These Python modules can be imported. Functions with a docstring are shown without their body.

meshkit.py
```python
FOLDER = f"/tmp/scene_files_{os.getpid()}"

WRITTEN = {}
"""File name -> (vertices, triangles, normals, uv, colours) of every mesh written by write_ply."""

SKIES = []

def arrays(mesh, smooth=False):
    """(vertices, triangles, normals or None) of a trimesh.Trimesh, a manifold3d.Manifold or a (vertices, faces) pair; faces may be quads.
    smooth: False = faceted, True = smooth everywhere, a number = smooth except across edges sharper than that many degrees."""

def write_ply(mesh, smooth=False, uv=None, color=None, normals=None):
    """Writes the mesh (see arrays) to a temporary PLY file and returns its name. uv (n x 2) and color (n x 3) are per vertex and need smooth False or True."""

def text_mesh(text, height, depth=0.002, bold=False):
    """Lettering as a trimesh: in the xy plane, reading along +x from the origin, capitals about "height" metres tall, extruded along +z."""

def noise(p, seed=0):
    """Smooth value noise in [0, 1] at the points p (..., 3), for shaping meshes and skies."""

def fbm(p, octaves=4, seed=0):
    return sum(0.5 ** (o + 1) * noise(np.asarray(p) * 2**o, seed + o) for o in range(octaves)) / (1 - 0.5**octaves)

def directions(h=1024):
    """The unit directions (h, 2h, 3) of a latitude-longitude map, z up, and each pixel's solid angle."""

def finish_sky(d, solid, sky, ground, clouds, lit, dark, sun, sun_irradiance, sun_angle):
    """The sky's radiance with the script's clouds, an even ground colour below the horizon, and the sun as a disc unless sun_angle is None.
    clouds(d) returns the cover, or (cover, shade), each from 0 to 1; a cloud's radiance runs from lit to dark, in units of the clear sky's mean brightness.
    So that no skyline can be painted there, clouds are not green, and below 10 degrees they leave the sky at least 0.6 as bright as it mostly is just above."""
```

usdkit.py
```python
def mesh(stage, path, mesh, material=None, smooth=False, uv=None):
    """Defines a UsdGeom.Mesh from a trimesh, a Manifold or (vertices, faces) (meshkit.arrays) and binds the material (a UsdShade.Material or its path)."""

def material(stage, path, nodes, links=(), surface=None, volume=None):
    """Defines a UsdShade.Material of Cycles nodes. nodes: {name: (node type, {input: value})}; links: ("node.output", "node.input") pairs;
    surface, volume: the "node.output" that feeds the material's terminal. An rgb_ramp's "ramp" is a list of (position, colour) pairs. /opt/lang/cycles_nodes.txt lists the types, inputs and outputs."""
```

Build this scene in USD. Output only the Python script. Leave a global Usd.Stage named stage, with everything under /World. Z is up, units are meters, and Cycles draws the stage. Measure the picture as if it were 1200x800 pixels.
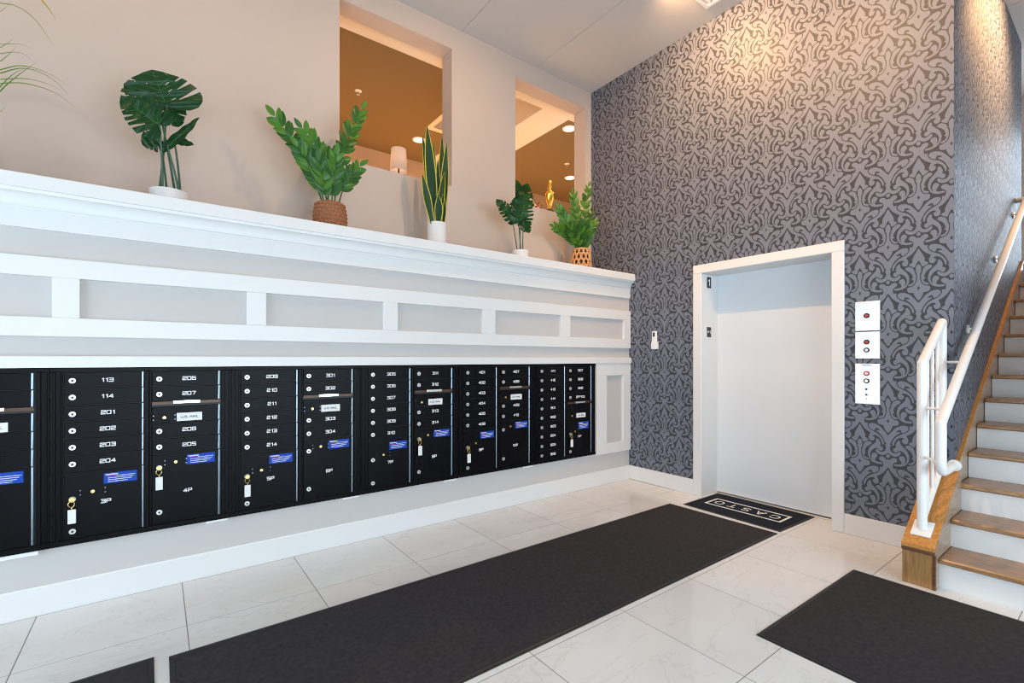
import math, random, sys
import numpy as np, trimesh
from shapely.geometry import Polygon, box as sbox, Point, LineString
from shapely import affinity
from shapely.ops import unary_union
sys.path.insert(0, '/opt/lang')
import usdkit, meshkit
from pxr import Usd, UsdGeom, UsdLux, UsdShade, Gf, Sdf

random.seed(7); RNG = np.random.default_rng(7)
stage = Usd.Stage.CreateInMemory()
UsdGeom.SetStageUpAxis(stage, 'Z'); UsdGeom.SetStageMetersPerUnit(stage, 1.0)
UsdGeom.Xform.Define(stage, '/World'); UsdGeom.Scope.Define(stage, '/World/Looks')

# ------------------------------------------------------------------ camera
F_PX, Y_HOR, YAW, EYE = 555.82, 420.62, math.radians(53.1665), 1.35
EXPOSURE = 0.13
cam = UsdGeom.Camera.Define(stage, '/World/camera')
cam.CreateHorizontalApertureAttr(36.0); cam.CreateVerticalApertureAttr(24.0)
cam.CreateFocalLengthAttr(36.0 * F_PX / 1200)
cam.CreateVerticalApertureOffsetAttr(36.0 * (Y_HOR - 400) / 1200)
cam.CreateClippingRangeAttr(Gf.Vec2f(0.05, 200)); cam.CreateExposureAttr(EXPOSURE)
m = Gf.Matrix4d(1); m.SetLookAt(Gf.Vec3d(0, 0, EYE), Gf.Vec3d(math.cos(YAW), math.sin(YAW), EYE), Gf.Vec3d(0, 0, 1))
UsdGeom.Xformable(cam).AddTransformOp().Set(m.GetInverse())
_d = np.array([math.cos(YAW), math.sin(YAW)]); _r = np.array([math.sin(YAW), -math.cos(YAW)])
def at(u, v, Y):
    """the point of the plane y = Y that the photograph shows at pixel (u, v)"""
    h = _d + _r * (u - 600) / F_PX
    t = Y / h[1]
    return np.array([h[0] * t, Y, EYE + (Y_HOR - v) / F_PX * t])

# ------------------------------------------------------------------ light
DAY, WARM = (0.71, 0.875, 1.0), (1.0, 0.57, 0.27)
def rect_light(name, pos, w, h, rot, power, color):
    l = UsdLux.RectLight.Define(stage, '/World/' + name)
    l.CreateWidthAttr(w); l.CreateHeightAttr(h); l.CreateIntensityAttr(power); l.CreateColorAttr(Gf.Vec3f(*color))
    x = UsdGeom.Xformable(l); x.AddTranslateOp().Set(Gf.Vec3d(*pos)); x.AddRotateXYZOp().Set(Gf.Vec3f(*rot))
    return l
dome = UsdLux.DomeLight.Define(stage, '/World/sky'); dome.CreateIntensityAttr(0.6); dome.CreateColorAttr(Gf.Vec3f(0.75, 0.88, 1.0))
# daylight that enters by the glazed street front, the entrance door and the stair window
rect_light('daylight_front', (1.0, -2.96, 1.30), 5.4, 2.3, (90, 0, 0), 4.6, DAY)       # local -Z turns to +Y
rect_light('daylight_entrance', (-3.16, 1.9, 1.25), 2.4, 2.4, (90, 0, -90), 4.6, DAY)   # to +X
rect_light('daylight_stair', (8.55, 0.1, 3.3), 1.0, 1.7, (90, 0, 90), 5.0, (0.72, 0.86, 1.0))  # to -X

# ------------------------------------------------------------------ materials
def pmat(name, color, rough=0.5, metal=0.0, spec=0.5, bump=None, vary=None, **kw):
    n = {'p': ('principled_bsdf', dict(base_color=color, roughness=rough, metallic=metal, specular_ior_level=spec, **kw))}
    L = []
    if bump or vary:
        n['g'] = ('geometry', {})
    if bump:
        sc, dist = bump
        n['bn'] = ('noise_texture', dict(scale=sc, detail=3.0)); n['b'] = ('bump', dict(strength=0.5, distance=dist))
        L += [('g.position', 'bn.vector'), ('bn.fac', 'b.height'), ('b.normal', 'p.normal')]
    if vary:
        sc, c2, lo, hi = vary
        n['vn'] = ('noise_texture', dict(scale=sc, detail=4.0)); n['vr'] = ('rgb_ramp', dict(ramp=[(lo, color), (hi, c2)]))
        L += [('g.position', 'vn.vector'), ('vn.fac', 'vr.fac'), ('vr.color', 'p.base_color')]
    return usdkit.material(stage, '/World/Looks/' + name, n, L, surface='p.BSDF')

M = {}
M['greige'] = pmat('greige_paint', (0.57, 0.545, 0.53), 0.6, spec=0.3, bump=(220, 0.0004))
M['greige_lamplit'] = pmat('greige_paint_lamplit', (0.56, 0.468, 0.408), 0.6, spec=0.3, bump=(220, 0.0004))  # greige again, with the warm lamp tint put into the wall colour
M['trim'] = pmat('white_trim_paint', (0.755, 0.75, 0.74), 0.35, spec=0.4)
M['ceiling'] = pmat('ceiling_paint', (0.60, 0.56, 0.525), 0.8, spec=0.2)
M['cream'] = pmat('cream_paint', (0.80, 0.70, 0.58), 0.7, spec=0.2)
M['brown'] = pmat('brown_ceiling_paint', (0.225, 0.150, 0.068), 0.7, spec=0.2)
M['orange'] = pmat('tan_wall_paint', (0.66, 0.47, 0.31), 0.7, spec=0.2)
M['tray_top'] = pmat('grey_ceiling_paint', (0.62, 0.56, 0.48), 0.7)
M['wp_dark'] = pmat('wallpaper_ground', (0.032, 0.033, 0.045), 0.52, spec=0.5)
M['wp_light'] = pmat('wallpaper_print', (0.158, 0.176, 0.220), 0.52, spec=0.5, bump=(900, 0.0002))
M['grout'] = pmat('grout', (0.20, 0.19, 0.185), 0.8)
M['black'] = pmat('mailbox_black', (0.0035, 0.0035, 0.0045), 0.34, spec=0.10, bump=(700, 0.0002))
M['black_dark'] = pmat('recess_black', (0.008, 0.008, 0.009), 0.5)
M['hinge'] = pmat('hinge_black_gloss', (0.26, 0.32, 0.38), 0.24, metal=1.0)
M['chrome'] = pmat('satin_chrome', (0.72, 0.71, 0.69), 0.25, metal=1.0)
M['lockface'] = pmat('lock_face', (0.70, 0.69, 0.66), 0.3, metal=0.5)
M['brass'] = pmat('brass', (0.75, 0.56, 0.22), 0.28, metal=0.9)
M['bronze'] = pmat('bronze_slot', (0.10, 0.045, 0.022), 0.35, metal=0.3)
M['white'] = pmat('white_plastic', (0.82, 0.82, 0.81), 0.4)
M['print'] = pmat('white_print', (0.80, 0.80, 0.79), 0.5)
M['ink'] = pmat('black_ink', (0.02, 0.02, 0.02), 0.5)
M['blue'] = pmat('blue_label', (0.008, 0.06, 0.42), 0.5, spec=0.2)
M['red'] = pmat('red_print', (0.55, 0.03, 0.03), 0.4)
M['steel'] = pmat('brushed_steel', (0.78, 0.76, 0.69), 0.34, metal=1.0)
M['doorwhite'] = pmat('elevator_door_paint', (0.72, 0.755, 0.79), 0.30, spec=0.5)
M['rubber'] = pmat('black_rubber', (0.016, 0.016, 0.017), 0.55)
M['carpet'] = pmat('charcoal_carpet', (0.031, 0.029, 0.032), 0.95, spec=0.15, bump=(260, 0.002), vary=(48, (0.044, 0.041, 0.043), 0.35, 0.68))
M['navy'] = pmat('navy_carpet', (0.014, 0.018, 0.027), 0.95, spec=0.15, bump=(500, 0.001))
M['railwhite'] = pmat('white_enamel', (0.85, 0.85, 0.84), 0.28)
M['terra'] = pmat('brown_woven_fibre', (0.30, 0.115, 0.05), 0.6)
M['rattan'] = pmat('tan_rattan', (0.62, 0.32, 0.13), 0.5)
M['potwhite'] = pmat('white_ceramic', (0.74, 0.74, 0.75), 0.35)
M['soil'] = pmat('dark_soil', (0.03, 0.02, 0.012), 0.9)
M['shade'] = usdkit.material(stage, '/World/Looks/lamp_shade_fabric', {'d': ('diffuse_bsdf', {'color': (0.85, 0.80, 0.76)}), 't': ('translucent_bsdf', {'color': (0.8, 0.62, 0.45)}), 'm': ('mix_closure', {'fac': 0.35})}, [('d.BSDF', 'm.closure1'), ('t.BSDF', 'm.closure2')], surface='m.closure')
M['gold'] = pmat('polished_gold', (0.92, 0.60, 0.10), 0.18, metal=1.0)
M['walnut'] = pmat('dark_wood', (0.08, 0.04, 0.02), 0.4)
M['redleaf'] = pmat('red_leaves', (0.35, 0.02, 0.015), 0.5)

def leaf_mat(name, c, tr=(0.05, 0.14, 0.015), rough=0.32):
    return usdkit.material(stage, '/World/Looks/' + name, {'p': ('principled_bsdf', {'base_color': c, 'roughness': rough, 'specular_ior_level': 0.35}), 't': ('translucent_bsdf', {'color': tr}), 'm': ('mix_closure', {'fac': 0.22})},
                           [('p.BSDF', 'm.closure1'), ('t.BSDF', 'm.closure2')], surface='m.closure')
M['monstera'] = leaf_mat('monstera_leaf', (0.003, 0.048, 0.010), tr=(0.01, 0.10, 0.01), rough=0.36)
M['monvein'] = leaf_mat('monstera_vein', (0.05, 0.22, 0.045))
M['stem'] = leaf_mat('teal_stem', (0.07, 0.15, 0.10))
M['zz'] = leaf_mat('zz_leaf', (0.035, 0.135, 0.022))
M['zz2'] = leaf_mat('zz_leaf_young', (0.085, 0.23, 0.025))
M['snake'] = leaf_mat('snake_leaf', (0.022, 0.060, 0.030))
M['snakedge'] = leaf_mat('snake_edge', (0.62, 0.55, 0.06), tr=(0.4, 0.35, 0.03))
M['grass'] = leaf_mat('grass_leaf', (0.12, 0.24, 0.05), tr=(0.15, 0.28, 0.05))
M['straw'] = leaf_mat('straw_leaf', (0.50, 0.36, 0.08), tr=(0.4, 0.3, 0.05))

def emit(name, color, s):
    return usdkit.material(stage, '/World/Looks/' + name, {'e': ('emission', {'color': color, 'strength': s})}, [], surface='e.emission')
M['bulb'] = emit('downlight_glow', (1.0, 0.72, 0.42), 14.0)
M['pane'] = usdkit.material(stage, '/World/Looks/window_pane', {'t': ('transparent_bsdf', {'color': (0.95, 0.97, 0.98)}), 'g': ('glossy_bsdf', {'color': (0.9, 0.9, 0.9), 'roughness': 0.02}), 'f': ('fresnel', {'IOR': 1.45}), 'm': ('mix_closure', {})},
                            [('f.fac', 'm.fac'), ('t.BSDF', 'm.closure1'), ('g.BSDF', 'm.closure2')], surface='m.closure')

def tile_mat(name, base):
    n = {'g': ('geometry', {}), 'mp': ('mapping', {'rotation': (0, 0, 0.6), 'scale': (1.0, 2.4, 1.0)}),
         'n1': ('noise_texture', {'scale': 1.3, 'detail': 6.0, 'roughness': 0.6, 'distortion': 1.4}),
         'a': ('math', {'math_type': 'subtract', 'value2': 0.5}), 'b': ('math', {'math_type': 'absolute'}),
         'r': ('rgb_ramp', {'ramp': [(0.0, (base[0] * 0.90, base[1] * 0.895, base[2] * 0.885)), (0.012, tuple(base)), (1.0, tuple(base))]}),
         'n2': ('noise_texture', {'scale': 2.1, 'detail': 3.0}), 'r2': ('rgb_ramp', {'ramp': [(0.35, (0.96, 0.955, 0.95)), (0.65, (1, 1, 1))]}),
         'x': ('mix_color', {'blend_type': 'multiply', 'fac': 1.0}), 'p': ('principled_bsdf', {'roughness': 0.13, 'specular_ior_level': 0.5})}
    L = [('g.position', 'mp.vector'), ('mp.vector', 'n1.vector'), ('n1.fac', 'a.value1'), ('a.value', 'b.value1'), ('b.value', 'r.fac'), ('g.position', 'n2.vector'), ('n2.fac', 'r2.fac'), ('r.color', 'x.a'), ('r2.color', 'x.b'), ('x.result', 'p.base_color')]
    return usdkit.material(stage, '/World/Looks/' + name, n, L, surface='p.BSDF')
M['tile'] = [tile_mat('porcelain_tile', (0.78, 0.775, 0.765)), tile_mat('porcelain_tile_warm', (0.76, 0.75, 0.735)), tile_mat('porcelain_tile_cool', (0.79, 0.79, 0.785))]

def wood_mat(name, c1, c2, rot=(0, 0, 0), scale=(1, 1, 1), rough=0.28):
    n = {'g': ('geometry', {}), 'mp': ('mapping', {'rotation': rot, 'scale': scale}),
         'n': ('noise_texture', {'scale': 9.0, 'detail': 6.0, 'roughness': 0.62, 'distortion': 0.5}), 'r': ('rgb_ramp', {'ramp': [(0.32, c1), (0.68, c2)]}),
         'p': ('principled_bsdf', {'roughness': rough, 'specular_ior_level': 0.45})}
    return usdkit.material(stage, '/World/Looks/' + name, n, [('g.position', 'mp.vector'), ('mp.vector', 'n.vector'), ('n.fac', 'r.fac'), ('r.color', 'p.base_color')], surface='p.BSDF')
M['oak_tread'] = wood_mat('oak_tread', (0.25, 0.125, 0.052), (0.43, 0.25, 0.125), scale=(9, 1, 3))
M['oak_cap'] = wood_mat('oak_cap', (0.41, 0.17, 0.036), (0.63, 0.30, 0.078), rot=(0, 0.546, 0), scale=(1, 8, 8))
M['oak_lit'] = wood_mat('oak_cap_lit', (0.46, 0.19, 0.04), (0.66, 0.31, 0.08), rot=(0, 0.546, 0), scale=(1, 8, 8))  # cap oak again, brighter: light on the upper run put into the colour
M['oak_front'] = wood_mat('oak_front', (0.24, 0.12, 0.04), (0.42, 0.235, 0.095), scale=(8, 8, 0.8))
M['oak_lip'] = wood_mat('oak_lip', (0.10, 0.04, 0.02), (0.17, 0.075, 0.035), scale=(8, 1, 8))
M['oak_side'] = wood_mat('oak_side', (0.30, 0.21, 0.14), (0.44, 0.33, 0.24), rot=(0, 0.546, 0), scale=(1, 8, 8))

# ------------------------------------------------------------------ mesh helpers
def chbox(x0, x1, y0, y1, z0, z1, c=0.0):
    if c <= 0:
        b = trimesh.creation.box([x1 - x0, y1 - y0, z1 - z0]); b.apply_translation([(x0 + x1) / 2, (y0 + y1) / 2, (z0 + z1) / 2]); return b
    c = min(c, 0.45 * min(x1 - x0, y1 - y0, z1 - z0))
    pts = []
    for sx in (0, 1):
        for sy in (0, 1):
            for sz in (0, 1):
                X, Y, Z = (x0, x1)[sx], (y0, y1)[sy], (z0, z1)[sz]
                dx, dy, dz = c * (1 - 2 * sx), c * (1 - 2 * sy), c * (1 - 2 * sz)
                pts += [(X, Y + dy, Z + dz), (X + dx, Y, Z + dz), (X + dx, Y + dy, Z)]
    return trimesh.convex.convex_hull(np.array(pts))
def cat(*ms):
    ms = [k for q in ms for k in (q if isinstance(q, (list, tuple)) else [q])]
    return trimesh.util.concatenate(ms)
def cyl(p0, p1, r, n=20, r1=None):
    """a closed cylinder or cone from p0 to p1"""
    p0, p1 = np.array(p0, float), np.array(p1, float); r1 = r if r1 is None else r1
    return tube([p0, p1], [r, r1], n)
def tube(pts, rad, n=12):
    p = np.array(pts, float); rad = np.broadcast_to(np.asarray(rad, float), (len(p),))
    t = np.gradient(p, axis=0); t /= np.linalg.norm(t, axis=1, keepdims=True) + 1e-12
    up = np.array([0, 0, 1.0]) if abs(t[0][2]) < 0.9 else np.array([1.0, 0, 0])
    V = []
    a = np.cross(t[0], up); a /= np.linalg.norm(a)
    for i in range(len(p)):
        a = a - t[i] * np.dot(a, t[i]); a /= np.linalg.norm(a); b = np.cross(t[i], a)
        ang = np.arange(n) * 2 * np.pi / n
        V.append(p[i] + rad[i] * (np.cos(ang)[:, None] * a + np.sin(ang)[:, None] * b))
    V = np.vstack(V + [p[:1], p[-1:]]); Fc = []; N = len(p)
    for i in range(N - 1):
        for j in range(n):
            k = (j + 1) % n
            Fc += [(i * n + j, i * n + k, (i + 1) * n + k), (i * n + j, (i + 1) * n + k, (i + 1) * n + j)]
    for j in range(n):
        k = (j + 1) % n
        Fc += [(N * n, k, j), (N * n + 1, (N - 1) * n + j, (N - 1) * n + k)]
    return trimesh.Trimesh(V, Fc, process=False)
def lathe(prof, c=(0, 0, 0), n=40):
    """a closed solid of revolution about z: prof = [(r, z) ...] from the bottom to the top"""
    prof = np.array(prof, float)
    mm = trimesh.creation.revolve(prof, sections=n); mm.apply_translation(c); return mm
def plate(poly, depth, frame):
    """shapely polygon extruded; frame: 4x4"""
    geoms = getattr(poly, 'geoms', [poly])
    mm = trimesh.util.concatenate([trimesh.creation.extrude_polygon(g, depth, engine='earcut') for g in geoms if g.area > 1e-9])
    mm.apply_transform(frame); return mm
def frame(o, ex, ey):
    ex, ey = np.array(ex, float), np.array(ey, float); ez = np.cross(ex, ey)
    T = np.eye(4); T[:3, 0], T[:3, 1], T[:3, 2], T[:3, 3] = ex, ey, ez, o; return T
FACE_MAIL = lambda x, y, z: frame((x, y, z), (1, 0, 0), (0, 0, 1))      # outward -Y
FACE_BACK = lambda x, y, z: frame((x, y, z), (0, -1, 0), (0, 0, 1))     # outward -X, reads along -Y
_text = {}
_W = 0.92
GLYPH = {'0': [[(0, 0), (0, 1), (_W, 1), (_W, 0), (0, 0)]], '1': [[(.18, .78), (.45, 1), (.45, 0)]], '2': [[(0, .82), (.08, 1), (_W, 1), (_W, .55), (0, .42), (0, 0), (_W, 0)]], '3': [[(0, 1), (_W, 1), (_W, 0), (0, 0)], [(.2, .52), (_W, .52)]],
         '4': [[(.72, 0), (.72, 1), (0, .3), (_W, .3)]], '5': [[(_W, 1), (0, 1), (0, .56), (_W, .56), (_W, 0), (0, 0)]], '6': [[(_W, 1), (0, 1), (0, 0), (_W, 0), (_W, .55), (0, .55)]], '7': [[(0, 1), (_W, 1), (.35, 0)]],
         '8': [[(0, 0), (0, 1), (_W, 1), (_W, 0), (0, 0)], [(0, .52), (_W, .52)]], '9': [[(0, 0), (_W, 0), (_W, 1), (0, 1), (0, .46), (_W, .46)]], 'P': [[(0, 0), (0, 1), (_W, 1), (_W, .42), (0, .42)]],
         'U': [[(0, 1), (0, 0), (_W, 0), (_W, 1)]], 'S': [[(_W, 1), (0, 1), (0, .54), (_W, .54), (_W, 0), (0, 0)]], 'M': [[(0, 0), (0, 1), (.46, .35), (_W, 1), (_W, 0)]], 'A': [[(0, 0), (.46, 1), (_W, 0)], [(.2, .34), (.74, .34)]],
         'I': [[(.1, 0), (.1, 1)]], 'L': [[(0, 1), (0, 0), (.7, 0)]], 'O': [[(0, 0), (0, 1), (_W, 1), (_W, 0), (0, 0)]], 'F': [[(0, 0), (0, 1), (.8, 1)], [(0, .52), (.7, .52)]], 'C': [[(_W, 1), (0, 1), (0, 0), (_W, 0)]],
         'E': [[(.8, 1), (0, 1), (0, 0), (.8, 0)], [(0, .52), (.7, .52)]], '.': [[(.1, 0), (.12, 0)]], '*': [[(.4, .3), (.4, .9)], [(.12, .45), (.68, .75)], [(.68, .45), (.12, .75)]]}
ADV = {'1': .86, 'I': .45, '.': .45, ' ': .6, 'L': 1.0}
def stroke_text(s, h, depth, t=0.115):
    g, x = [], 0.0
    for ch in s:
        for L in GLYPH.get(ch, []):
            g.append(LineString([(x + a, b) for a, b in L]).buffer(t, quad_segs=2, join_style=1))
        x += ADV.get(ch, _W + 0.36)
    P = unary_union(g).simplify(0.012); k = h / (1 + 2 * t)
    P = affinity.affine_transform(P, [k, 0, 0, k, 0, k * t])
    return plate(P, depth, np.eye(4))
def text(s, h, T, bold=True, depth=0.0012, center=True):
    k = (s, h, bold)
    if k not in _text:
        mm = meshkit.text_mesh(s, h, depth, bold=bold) if len(s) == 1 and s.isalpha() else stroke_text(s, h, depth, 0.13 if bold else 0.10)
        if center:
            b = mm.bounds; mm.apply_translation([-(b[0][0] + b[1][0]) / 2, -h / 2, 0])
        _text[k] = mm
    q = _text[k].copy(); q.apply_transform(T); return q

# ------------------------------------------------------------------ scene helpers
_used, _loc = {}, {}
def path_of(parent, name):
    base = (parent if parent else '/World') + '/' + name
    k = _used.get(base, -1) + 1; _used[base] = k
    return base if k == 0 else f'{base}_{k:03d}'
def meta(prim, label=None, cat_=None, group=None, kind=None):
    for k, v in (('label', label), ('category', cat_), ('group', group), ('kind', kind)):
        if v: prim.SetCustomDataByKey(k, v)
def thing(name, label, category, loc=(0, 0, 0), group=None, kind=None):
    p = path_of(None, name); x = UsdGeom.Xform.Define(stage, p); x.AddTranslateOp().Set(Gf.Vec3d(*map(float, loc))); _loc[p] = np.array(loc, float)
    meta(x.GetPrim(), label, category, group, kind); return p
def obj(name, mesh, mat, parent=None, smooth=False, label=None, category=None, group=None, kind=None):
    p = path_of(parent, name); root = '/'.join(p.split('/')[:3]); o = _loc.get(root, np.zeros(3))
    mm = mesh.copy(); mm.apply_translation(-o)
    g = usdkit.mesh(stage, p, mm, M[mat] if isinstance(mat, str) else mat, smooth=smooth)
    meta(g.GetPrim(), label, category, group, kind); return p
def struct(name, label=None, loc=(0, 0, 0)):
    return thing(name, label, None, loc, kind='structure')

# ------------------------------------------------------------------ room dimensions
XW, YM, YU, YS, ZC = 4.282, 3.505, 4.092, 0.769, 4.62     # wallpaper wall, mail wall, upper wall, stair wall, ceiling
YF = YM - 0.015                                            # face of the trim boards and mailboxes
ZL = 2.298                                                 # top of the ledge
X0, Y0, X1 = -3.2, -3.0, 8.6
ZM = 2.27                                                  # floor of the upper lounge

# floor -------------------------------------------------------------
fl = struct('floor', 'white porcelain tile floor of the lobby')
obj('grout_bed', chbox(X0, XW + 0.36, Y0, YM + 0.1, -0.08, -0.0007), 'grout', fl)
xs = [-0.504 + 0.6265 * k for k in range(-5, 9)]; ys = [3.54, 2.912, 2.291, 1.670, 1.022, 0.395, -0.232, -0.859, -1.486, -2.113, -2.74, -3.3]
for i in range(len(xs) - 1):
    for j in range(len(ys) - 1):
        a, b, c, d = xs[i] + 0.002, xs[i + 1] - 0.002, ys[j + 1] + 0.002, ys[j] - 0.002
        b, d = min(b, XW + 0.33 if 1.0 < (c + d) / 2 < 2.7 else XW - 0.0195), min(d, YM - 0.0195)
        obj('tile', chbox(a, b, c, d, -0.03, 0.0, 0.0005), M['tile'][random.choice((0, 0, 1, 2))], fl)

# lobby ceiling -----------------------------------------------------
ce = struct('ceiling', 'smooth off-white lobby ceiling with thin panel joints')
cx = [X0, -1.43, -0.46, 0.51, 1.47, 2.438, 3.41, 4.38, 5.35, 6.32, 7.29, X1 + 0.2]
for a, b in zip(cx[:-1], cx[1:]):
    obj('ceiling_panel', chbox(a + 0.002, b - 0.002, Y0 - 0.2, YU + 0.02, ZC, ZC + 0.05, 0.003), 'ceiling', ce)
obj('ceiling_backing', chbox(X0 - .2, X1 + .2, Y0 - .2, YU + 0.02, ZC + 0.05, ZC + 0.1), 'ceiling', ce)

# left wall: upper wall with two openings, ledge deck, mail wall ----
wl = struct('wall_left', 'greige painted wall with two square openings above the mailbox ledge')
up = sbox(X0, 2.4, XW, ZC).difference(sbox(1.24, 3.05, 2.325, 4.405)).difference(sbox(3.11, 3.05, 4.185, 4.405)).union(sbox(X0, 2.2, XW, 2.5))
obj('upper_wall', plate(up, 0.195, frame((0, YU + 0.195, 0), (1, 0, 0), (0, 0, 1))), 'greige_lamplit', wl)
obj('mail_wall', plate(sbox(X0, 0, XW, 2.25), 0.1, frame((0, YM + 0.1, 0), (1, 0, 0), (0, 0, 1))), 'greige', wl)

# wallpaper ---------------------------------------------------------
def chaikin(p, k=2, closed=True):
    p = np.array(p, float)
    for _ in range(k):
        q = np.roll(p, -1, 0); p = np.stack([0.75 * p + 0.25 * q, 0.25 * p + 0.75 * q], 1).reshape(-1, 2)
    return p
WP_W, WP_H, WP_GAP = 0.1735, 0.635, 0.0058
def motif():
    # half motif in millimetres from the column's axis and the dome's apex
    spade = [(0.0, 0.0), (-6.9, -12.6), (-14.1, -31.0), (-26.6, -54.1), (-34.5, -78.1), (-31.5, -96.7), (-41.5, -99.4), (-54.5, -110.0), (-44.8, -120.0), (-29.9, -128.3), (-21.6, -132.1), (-13.4, -108.9), (-6.9, -94.0), (0.0, -83.8)]
    lance = [(0.0, -109.0), (-10.1, -120.0), (-15.4, -138.1), (-12.1, -153.3), (-17.4, -159.7), (-8.5, -172.7), (-6.9, -198.2), (-8.5, -223.1), (-14.1, -243.4), (-26.6, -260.8), (-46.5, -268.1), (-63.2, -272.0), (-61.5, -299.0), (-46.5, -308.1), (-24.9, -309.5), (-26.6, -315.0), (-19.3, -336.3), (0.0, -371.4)]
    leafy = [(0.0, 249.3), (-10.1, 263.2), (-26.6, 288.4), (-45.8, 311.9), (-73.3, 329.3), (-100.5, 333.8), (-116.0, 325.3), (-118.7, 308.8), (-112.5, 290.0), (-98.8, 279.3), (-84.8, 278.4), (-79.1, 285.9), (-77.7, 299.7), (-61.5, 299.0), (-43.8, 282.6), (-58.2, 282.8), (-74.7, 281.8), (-53.2, 265.4), (-33.2, 241.5), (-21.6, 214.6), (-14.1, 196.0), (-8.8, 185.6), (-19.3, 182.9), (-12.8, 171.3), (-10.1, 156.4), (-19.3, 133.2), (-36.5, 124.3), (-56.5, 131.1), (-64.9, 144.0), (-74.0, 138.3), (-72.0, 122.1), (-58.2, 108.5), (-36.5, 102.3), (-16.7, 109.1), (0.0, 125.7)]
    diamond = [(0.0, 121.9), (-14.7, 101.5), (0.0, 82.5)]
    crown = [(0.0, 76.6), (-8.5, 70.0), (-16.7, 83.4), (-29.9, 91.6), (-44.8, 92.2), (-55.2, 78.6), (-48.2, 63.6), (-33.2, 54.7), (-26.6, 40.7), (-27.9, 24.2), (-34.9, 11.2), (-51.8, 16.0), (-47.2, 1.6), (-51.5, -15.8), (-66.6, -35.7), (-90.3, -47.4), (-114.2, -60.5), (-135.0, -85.2), (-147.2, -109.2), (-148.9, -130.7), (-142.7, -140.3), (-139.2, -123.5), (-129.8, -96.8), (-114.2, -77.7), (-97.1, -70.7), (-85.5, -71.7), (-77.7, -82.4), (-90.3, -85.9), (-93.7, -96.9), (-85.2, -112.9), (-70.0, -116.5), (-58.2, -106.0), (-56.2, -85.1), (-64.2, -64.6), (-69.3, -55.2), (-58.2, -50.8), (-39.8, -37.0), (-26.6, -22.5), (-13.4, -3.8), (-5.2, 13.6), (0.0, 19.7)]
    bird = [(-109.1, -93.6), (-100.9, -104.4), (-103.3, -120.3), (-86.2, -140.1), (-64.9, -162.4), (-53.8, -189.5), (-50.8, -217.5), (-57.9, -248.5), (-73.3, -268.7), (-93.7, -279.1), (-121.1, -283.2), (-143.7, -278.9), (-147.9, -268.9), (-128.1, -268.6), (-102.2, -267.4), (-92.3, -256.6), (-97.8, -243.0), (-110.8, -224.6), (-105.0, -209.5), (-88.6, -202.2), (-76.4, -214.1), (-73.0, -236.7), (-78.4, -261.7), (-69.3, -249.2), (-62.9, -224.4), (-65.9, -202.7), (-78.4, -182.2), (-93.7, -169.0), (-105.0, -165.2), (-110.8, -178.1), (-124.6, -186.1), (-139.9, -178.4), (-143.4, -161.9), (-135.0, -152.2), (-124.6, -150.7), (-128.7, -129.4), (-121.1, -106.8)]
    loop = [(-76.7, -135.5), (-61.5, -121.7), (-39.8, -125.9), (-26.6, -142.7), (-23.3, -160.0), (-14.1, -188.7), (-11.4, -218.5), (-18.3, -247.1), (-34.9, -262.7), (-55.8, -258.5), (-57.2, -249.8), (-38.2, -245.4), (-27.6, -233.3), (-25.9, -222.9), (-40.5, -209.6), (-28.6, -207.8), (-33.2, -183.9), (-44.8, -163.2), (-59.9, -151.7)]
    dot = [(-0.0, -264.1), (8.1, -279.7), (-0.0, -293.4), (-8.2, -277.8)]
    el = []
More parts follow.
